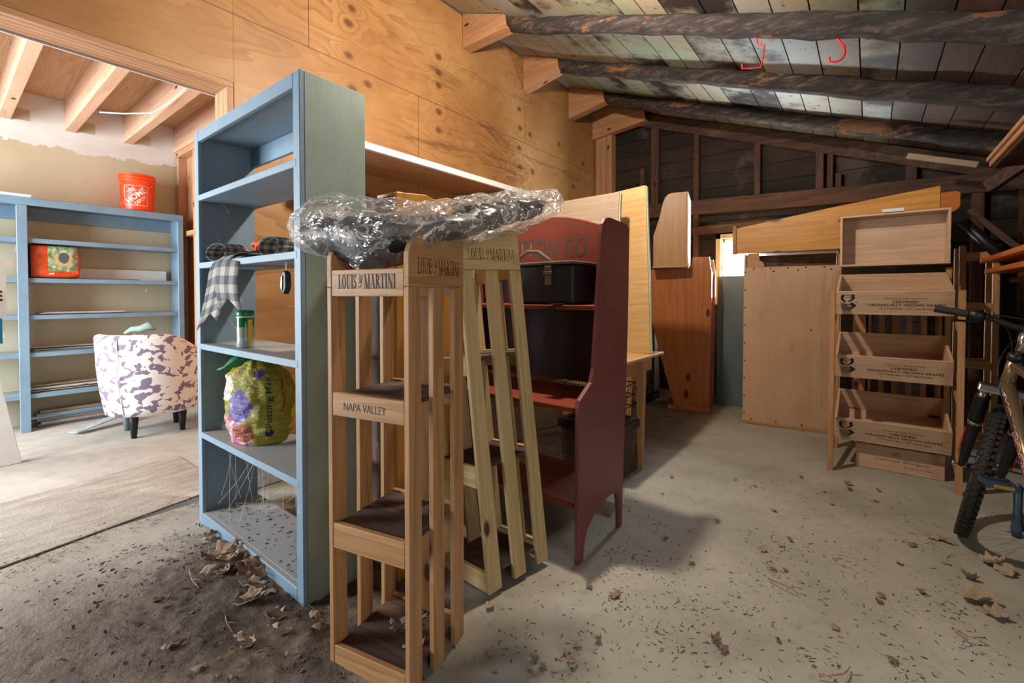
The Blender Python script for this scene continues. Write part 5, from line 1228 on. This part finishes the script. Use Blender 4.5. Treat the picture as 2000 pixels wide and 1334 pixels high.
# crank, pedals, chain ring
MB().tube([BB + Vector((0, -0.07, 0)), BB + Vector((0, 0.085, 0))], 0.020, 16).build('bottom_bracket', M['steelblue'], bk, smooth=True)
for s_ in (1, -1):
    y = 0.09 * s_; e = BB + Vector((0.003 * s_, y + 0.012 * s_, 0.17 * s_)); b0 = BB + Vector((0, y, 0))
    MB().tube([b0 - Vector((0, 0, 0.02 * s_)), b0 + Vector((0, 0, 0.01 * s_)), b0.lerp(e, 0.5), e, e + Vector((0, 0, 0.014 * s_))], [0.014, 0.019, 0.012, 0.013, 0.006], 14).build('crank_arm', M['steelblue'], bk, smooth=True)
    c = e + Vector((0, 0.055 * s_, 0.0)); p = MB()
    for x in (-0.042, 0.034):
        n = 7
        pts = [(-0.045 + 0.09 * i / n, (0.013 if i % 2 else 0.009)) for i in range(n + 1)]; pts += [(a_, -b_) for a_, b_ in pts[::-1]]
        p.prism([(c.y + a_, c.z + b_) for a_, b_ in pts], c.x + x, c.x + x + 0.008, 'x')
    p.box(c.x - 0.042, c.x + 0.042, c.y - 0.047, c.y - 0.040, c.z - 0.010, c.z + 0.010).box(c.x - 0.042, c.x + 0.042, c.y + 0.040, c.y + 0.047, c.z - 0.010, c.z + 0.010)
    p.tube([e, c + Vector((0, 0.045 * s_, 0))], 0.010, 12)
    pd = p.build('pedal', M['steelblue'], bk, 0.001)
    for x in (-0.0465, 0.0425): MB().box(c.x + x, c.x + x + 0.004, c.y - 0.028, c.y + 0.028, c.z - 0.006, c.z + 0.006).build('reflector', mk_pl('amber_reflector', '#b9912e', 0.2), pd)
m = MB(); n = 40
ring_o = [(BB.x + (0.085 + (0.004 if k % 2 else 0)) * math.cos(2 * PI * k / 80), BB.z + (0.085 + (0.004 if k % 2 else 0)) * math.sin(2 * PI * k / 80)) for k in range(80)]
m.prism(ring_o, -0.052, -0.048, 'y').build('chain_ring', M['darkmetal'], bk)

# ------------------------------------------------------------------ leaves, soil, litter, cobwebs
def leaf_mat(name, c1, c2):
    q = NT(name); n = q.noise(q.coord(), 25.0, 4.0, 0.6); oi = q.add('ShaderNodeObjectInfo').outputs['Random']
    c = q.mix(q.step(n, 0.35, 0.7), c1, c2); c = q.mix(q.math('MULTIPLY', oi, 0.5), c, '#4d3d31'); q.bump(n, 0.5, 0.003); return q.base(c, 0.8)
M['leaf'] = leaf_mat('dry_leaf', '#a58a70', '#77604c')
M['leafpale'] = leaf_mat('pale_dry_leaf', '#c2ab90', '#9a836b')
rl = random.Random(11)
def leaf_mesh(seed, curl, lobes, stem=True):
    rr = random.Random(seed); bm = bmesh.new(); n = 26; nr = 4
    c0 = bm.verts.new((0, 0, 0)); rings = []
    for k in range(1, nr + 1):
        ring = []
        for i in range(n):
            a = 2 * PI * i / n
            r = 0.5 * (0.62 + 0.38 * abs(math.cos(lobes * a / 2.0)) ** 0.7) * (1.15 if math.cos(a) > 0 else 0.85) * (1 + 0.08 * math.sin(9 * a + seed))
            r *= k / nr; x, y = r * math.cos(a), r * math.sin(a) * 0.82
            z = curl * (y * y * 2.2 + x * x * 0.9) + 0.10 * noise.noise(Vector((x * 4 + seed, y * 4, seed))) + 0.03 * math.sin(6 * a + seed) * k / nr
            ring.append(bm.verts.new((x, y, z)))
        rings.append(ring)
    for i in range(n): bm.faces.new((c0, rings[0][i], rings[0][(i + 1) % n]))
    for k in range(nr - 1):
        for i in range(n): bm.faces.new((rings[k][i], rings[k + 1][i], rings[k + 1][(i + 1) % n], rings[k][(i + 1) % n]))
    if stem:
        pts = [Vector((-0.1, 0, 0.01)), Vector((-0.6, 0.03, 0.03)), Vector((-0.95, 0.1, 0.0))]
        for a_, b_ in zip(pts, pts[1:]):
            v = [bm.verts.new(p + Vector((0, s_ * 0.012, 0))) for p in (a_, b_) for s_ in (-1, 1)]; bm.faces.new((v[0], v[1], v[3], v[2]))
    zmin = min(v.co.z for v in bm.verts)
    for v in bm.verts: v.co.z -= zmin
    me = bpy.data.meshes.new('dry_leaf'); bm.to_mesh(me); bm.free()
    me.polygons.foreach_set('use_smooth', [True] * len(me.polygons)); return me
LM = [leaf_mesh(i, cu, lo, i % 2 == 0) for i, (cu, lo) in enumerate(((0.6, 5), (1.0, 3), (-0.5, 5), (0.35, 2), (1.3, 5), (0.8, 4), (-0.8, 3), (0.3, 5)))]
for me in LM: me.materials.append(M['leaf'])
def leaf(px, py, size, label, group, pale=False, lift=0.0, pos=None):
    p = pos if pos is not None else at_z(px, py, 0.005)
    o = bpy.data.objects.new('dry_leaf', rl.choice(LM)); COL.objects.link(o)
    o.location = (p.x, p.y, 0.003 + lift); o.scale = (size, size, size * rl.uniform(0.7, 1.1)); o.rotation_euler = (rl.uniform(-.35, .35), rl.uniform(-.35, .35), rl.uniform(0, 6.28))
    if abs(o.rotation_euler.x) + abs(o.rotation_euler.y) > 0.2: o.location.z += size * 0.09
    if pale: o.material_slots[0].link = 'OBJECT'; o.material_slots[0].material = M['leafpale']
    tag(o, label, 'leaf', group); md = o.modifiers.new('solid', 'SOLIDIFY'); md.thickness = 0.012; return o
G1 = ('dry curled leaf in the heap of leaves along the foot of the tall blue shelf', 'leaves heaped at the foot of the tall blue shelf')
for px, py, s, l in ((398, 1046, .05, 0), (410, 1056, .06, 0), (420, 1050, .05, .02), (408, 1098, .10, 0), (430, 1090, .11, .02), (445, 1105, .09, .03), (462, 1112, .08, 0), (438, 1120, .07, 0), (478, 1128, .08, .02), (492, 1118, .10, .03), (488, 1148, .09, 0), (505, 1140, .08, .03), (470, 1182, .08, 0), (487, 1186, .09, .015), (497, 1180, .07, .03), (523, 1163, .06, 0), (533, 1208, .08, 0), (460, 1095, .08, .04), (415, 1115, .07, 0), (513, 1155, .06, 0), (450, 1078, .06, .01)):
    leaf(px, py, s * 1.15, *G1, pale=rl.random() < 0.55, lift=l)
G2 = ('dry leaf crumpled into the dark soil in front of the racks', 'leaves in the soil in front of the racks')
for px, py, s in ((475, 1248, .08), (487, 1262, .06), (535, 1232, .05), (562, 1240, .05), (580, 1215, .04), (310, 1172, .05), (322, 1170, .04), (390, 1310, .05), (615, 1205, .06), (628, 1228, .06), (330, 1265, .05)):
    leaf(px, py, s * 1.0, *G2, pale=rl.random() < 0.3)
G3 = ('pale dry leaf lying inside the bottom of the upright lettered rack', 'leaves inside the upright rack')
for i, (x, y, s, l) in enumerate(((-1.25, 0.98, .09, .055), (-1.22, 1.02, .08, .07), (-1.16, 0.96, .08, .055))):
    leaf(0, 0, s, *G3, pale=True, lift=l, pos=Vector((x, y, 0)))
G4 = ('dry leaf on the pale concrete in the open middle of the floor', 'scattered leaves on the open concrete')
for px, py, s in ((1150, 1145, .045), (1200, 1165, .055), (1207, 1160, .04), (1265, 915, .04), (1312, 932, .04), (1295, 964, .03), (1400, 1018, .045), (1540, 1050, .03), (1525, 1065, .045), (1545, 1057, .03), (1490, 1075, .05), (1532, 1113, .035), (1510, 1110, .04), (1565, 932, .04), (1655, 945, .06), (1660, 957, .05), (1610, 960, .03), (1715, 958, .04), (1710, 978, .04), (1513, 998, .04), (1475, 950, .03), (1436, 936, .03), (1625, 985, .035), (1780, 1065, .05), (1755, 1100, .05), (1720, 1163, .04), (1715, 1175, .04), (1300, 1054, .04), (1350, 1100, .04), (1395, 1250, .05), (1412, 1270, .05), (1630, 1225, .04), (1800, 1157, .04), (1850, 1100, .04), (1740, 1290, .05), (1520, 1252, .03)):
    leaf(px, py, s * 0.8, *G4, pale=rl.random() < 0.3)
G5 = ('dry leaf in the small cluster on the concrete nearest the foot of the leaning rack', 'leaf cluster in the near middle of the floor')
for px, py, s in ((1045, 1285, .06), (1060, 1300, .05), (1035, 1315, .04), (1085, 1308, .04), (1115, 1290, .05), (1120, 1300, .06), (1130, 1262, .05), (1170, 1250, .045), (960, 1185, .06), (955, 1275, .05), (1105, 1275, .045)):
    leaf(px, py, s * 0.7, *G5, pale=rl.random() < 0.5)
G6 = ('large pale curled leaf on the floor beside the bicycle front wheel', 'large pale leaves beside the bicycle')
for px, py, s in ((1825, 1050, .10), (1850, 1058, .08), (1935, 1102, .12), (1965, 1118, .12), (1920, 1175, .15), (1895, 1130, .09), (1940, 1200, .10)):
    leaf(px, py, s * 0.75, *G6, pale=True)

# soil heap: one continuous mound against shelf and rack
m = MB(); nx, ny = 90, 70; grid = []
for i in range(nx + 1):
    row = []
    for j in range(ny + 1):
        x = -2.75 + 1.75 * i / nx; y = 0.15 + 1.02 * j / ny
        e = max(0, 1 - ((x + 1.85) / 0.78) ** 2) * max(0, 1 - ((y - 0.82) / 0.36) ** 2)
        h = 0.030 * e ** 0.8 * (0.6 + 0.8 * noisev((x, y, 0), 5)) + 0.008 * e ** 0.4 * noisev((x, y, 2), 22) + 0.006 * e ** 0.4 * noisev((x, y, 5), 55) - 0.004 * (1 - min(1, e * 3))
        row.append(m.bm.verts.new((x, y, h if e > 0 else -0.004)))
    grid.append(row)
for i in range(nx):
    for j in range(ny): m.bm.faces.new((grid[i][j], grid[i + 1][j], grid[i + 1][j + 1], grid[i][j + 1]))
q = NT('loose_soil'); co = q.coord(rnd=False); n = q.noise(co, 30.0, 6.0, 0.7)
q.bump(n, 1.0, 0.012); M['soil'] = q.base(q.ramp(n, [(0.3, '#342a23'), (0.5, '#52443a'), (0.7, '#786859')]), 0.95)
tag(m.build('soil_heap', M['floor'], smooth=True), 'dark loose soil heaped along the tall blue shelf and the rack', 'soil', kind='stuff')

def litter(name, label, n, pts_fn, mat, smin, smax, thick=0.25, elong=3.0, seed=1):
    rr = random.Random(seed); m = MB()
    for _ in range(n):
        x, y, z0 = pts_fn(rr)
        s = smin + (smax - smin) * rr.random() ** 2.2; a = rr.uniform(0, PI * 2); e = rr.uniform(1, elong)
        w, l = s / math.sqrt(e) / 2, s * math.sqrt(e) / 2; c, sn = math.cos(a), math.sin(a); h = s * thick * rr.uniform(0.3, 1); tl = rr.uniform(-0.4, 0.4) * w
        v = [m.bm.verts.new((x + dx * c - dy * sn, y + dx * sn + dy * c, z0 + z)) for dx, dy, z in ((-l, -w * rr.uniform(.3, 1), 0.0005), (l, -w * rr.uniform(.2, 1), h * 0.5), (l * rr.uniform(.6, 1), w, h), (-l * rr.uniform(.6, 1), w * rr.uniform(.3, 1), h * 0.7 + abs(tl)))]
        m.bm.faces.new(v)
        t_ = m.bm.verts.new((x, y, z0)); m.bm.faces.new((v[0], v[3], t_)); m.bm.faces.new((v[1], v[2], t_))
    return tag(m.build(name, mat), label, 'debris', kind='stuff')
CL = [at_z(*p) for p in ((1250, 1100), (1200, 1080), (1290, 1030), (1230, 980), (1300, 1250), (1120, 1280), (1480, 950), (1620, 965), (1750, 1000), (1520, 1060), (1500, 1110), (1580, 1140), (1650, 1100), (1800, 1060), (1850, 1180), (1450, 1190), (1390, 1270), (1700, 1200), (1600, 1290), (1780, 1320), (1250, 930), (1200, 1180), (1000, 1250), (1330, 1180), (1900, 1260))]
def open_floor(rr):
    while True:
        if rr.random() < 0.82: c = rr.choice(CL); s = rr.choice((0.05, 0.10, 0.2, 0.4)); x, y = rr.gauss(c.x, s), rr.gauss(c.y, s)
        else: x, y = rr.uniform(-1.3, 0.9), rr.uniform(0.7, 4.6)
        if not (-1.25 < x < 1.1 and 0.6 < y < 4.7): continue
        return x, y, 0.0
litter('floor_litter', 'fine crumbled leaf and twig litter scattered over the pale concrete floor', 4200, open_floor, leaf_mat('litter_brown', '#6a5a4b', '#4a3d32'), 0.0015, 0.011, elong=6.0, seed=5)
def soil_floor(rr): return (rr.uniform(-2.75, -1.15), rr.gauss(0.6, 0.3), 0.012)
litter('soil_litter', 'twigs and crumbs lying in the dark soil at the near left', 2200, soil_floor, leaf_mat('soil_crumbs', '#6c5a4a', '#41342a'), 0.003, 0.018, 0.5, seed=6)
def strip_floor(rr):
    y = rr.uniform(-0.2, 1.1); return (-2.97 - 0.17 * (y - 0.17) + rr.gauss(0.04, 0.07), y, 0.006)
litter('threshold_litter', 'crumbs and dirt gathered along the doorway threshold line', 900, strip_floor, leaf_mat('threshold_crumbs', '#75685a', '#4d4238'), 0.003, 0.012, seed=8)
def shelf_floor(rr): return (rr.uniform(-2.7, -1.78), rr.uniform(0.89, 1.12), 0.061)
litter('shelf_litter', 'brown crumbs on the bottom board of the tall blue shelf', 260, shelf_floor, leaf_mat('shelf_crumbs', '#4a3d33', '#2e2620'), 0.003, 0.014, seed=9)
# twigs
for i, (px, py, dx, dy, lb) in enumerate(((370, 1110, 20, 40, 'thin pale curled twig beside the leaf heap'), (440, 1190, 16, 46, 'forked twig on the soil in front of the tall blue shelf'), (1500, 1130, 60, 30, 'thin dark twig on the concrete in the middle of the floor'), (1860, 1225, 20, 30, 'dark forked twig near the large leaves beside the bicycle'), (1600, 1320, 60, -18, 'broken twig at the near edge of the concrete floor'))):
    a_, b_ = at_z(px, py, 0.012), at_z(px + dx, py + dy, 0.012); c_ = a_.lerp(b_, 0.5) + Vector((0.02, -0.015, 0.012)); e_ = c_ + Vector((0.05, 0.03, 0.0))
    o = MB().tube(curve([a_, c_, b_], 12), 0.0024, 6).tube([c_, e_], 0.0016, 5).build('twig', M['leaf'], smooth=True); tag(o, lb, 'twig')
# cobwebs
q = NT('cobweb_silk'); dfc = q.add('ShaderNodeBsdfDiffuse', [(0.8, 0.8, 0.8, 1)]); tpc = q.add('ShaderNodeBsdfTransparent'); mxc = q.add('ShaderNodeMixShader', [0.55, tpc.outputs[0], dfc.outputs[0]]); q.l.new(mxc.outputs[0], q.out.inputs[0])
rw = random.Random(4); cw = MB()
for _ in range(26):
    a_ = Vector((rw.uniform(-2.74, -1.9), rw.uniform(0.9, 1.12), rw.choice((0.45, 0.40, 0.30)))); b_ = Vector((a_.x + rw.uniform(-0.2, 0.3), rw.uniform(0.88, 1.12), rw.uniform(0.07, 0.35)))
    cw.tube([a_, a_.lerp(b_, 0.5) - Vector((0, 0, 0.02)), b_], 0.0006, 4)
for _ in range(8):
    a_ = Vector((-2.76, rw.uniform(0.9, 1.0), rw.uniform(0.45, 1.9))); b_ = a_ + Vector((rw.uniform(0.05, 0.25), rw.uniform(-0.03, 0.1), rw.uniform(-0.15, -0.03)))
    cw.tube([a_, b_], 0.0005, 4)
tag(cw.build('cobweb', q.m), 'fine cobweb strands inside the tall blue shelf', 'cobweb', kind='stuff')
bpy.context.view_layer.update()
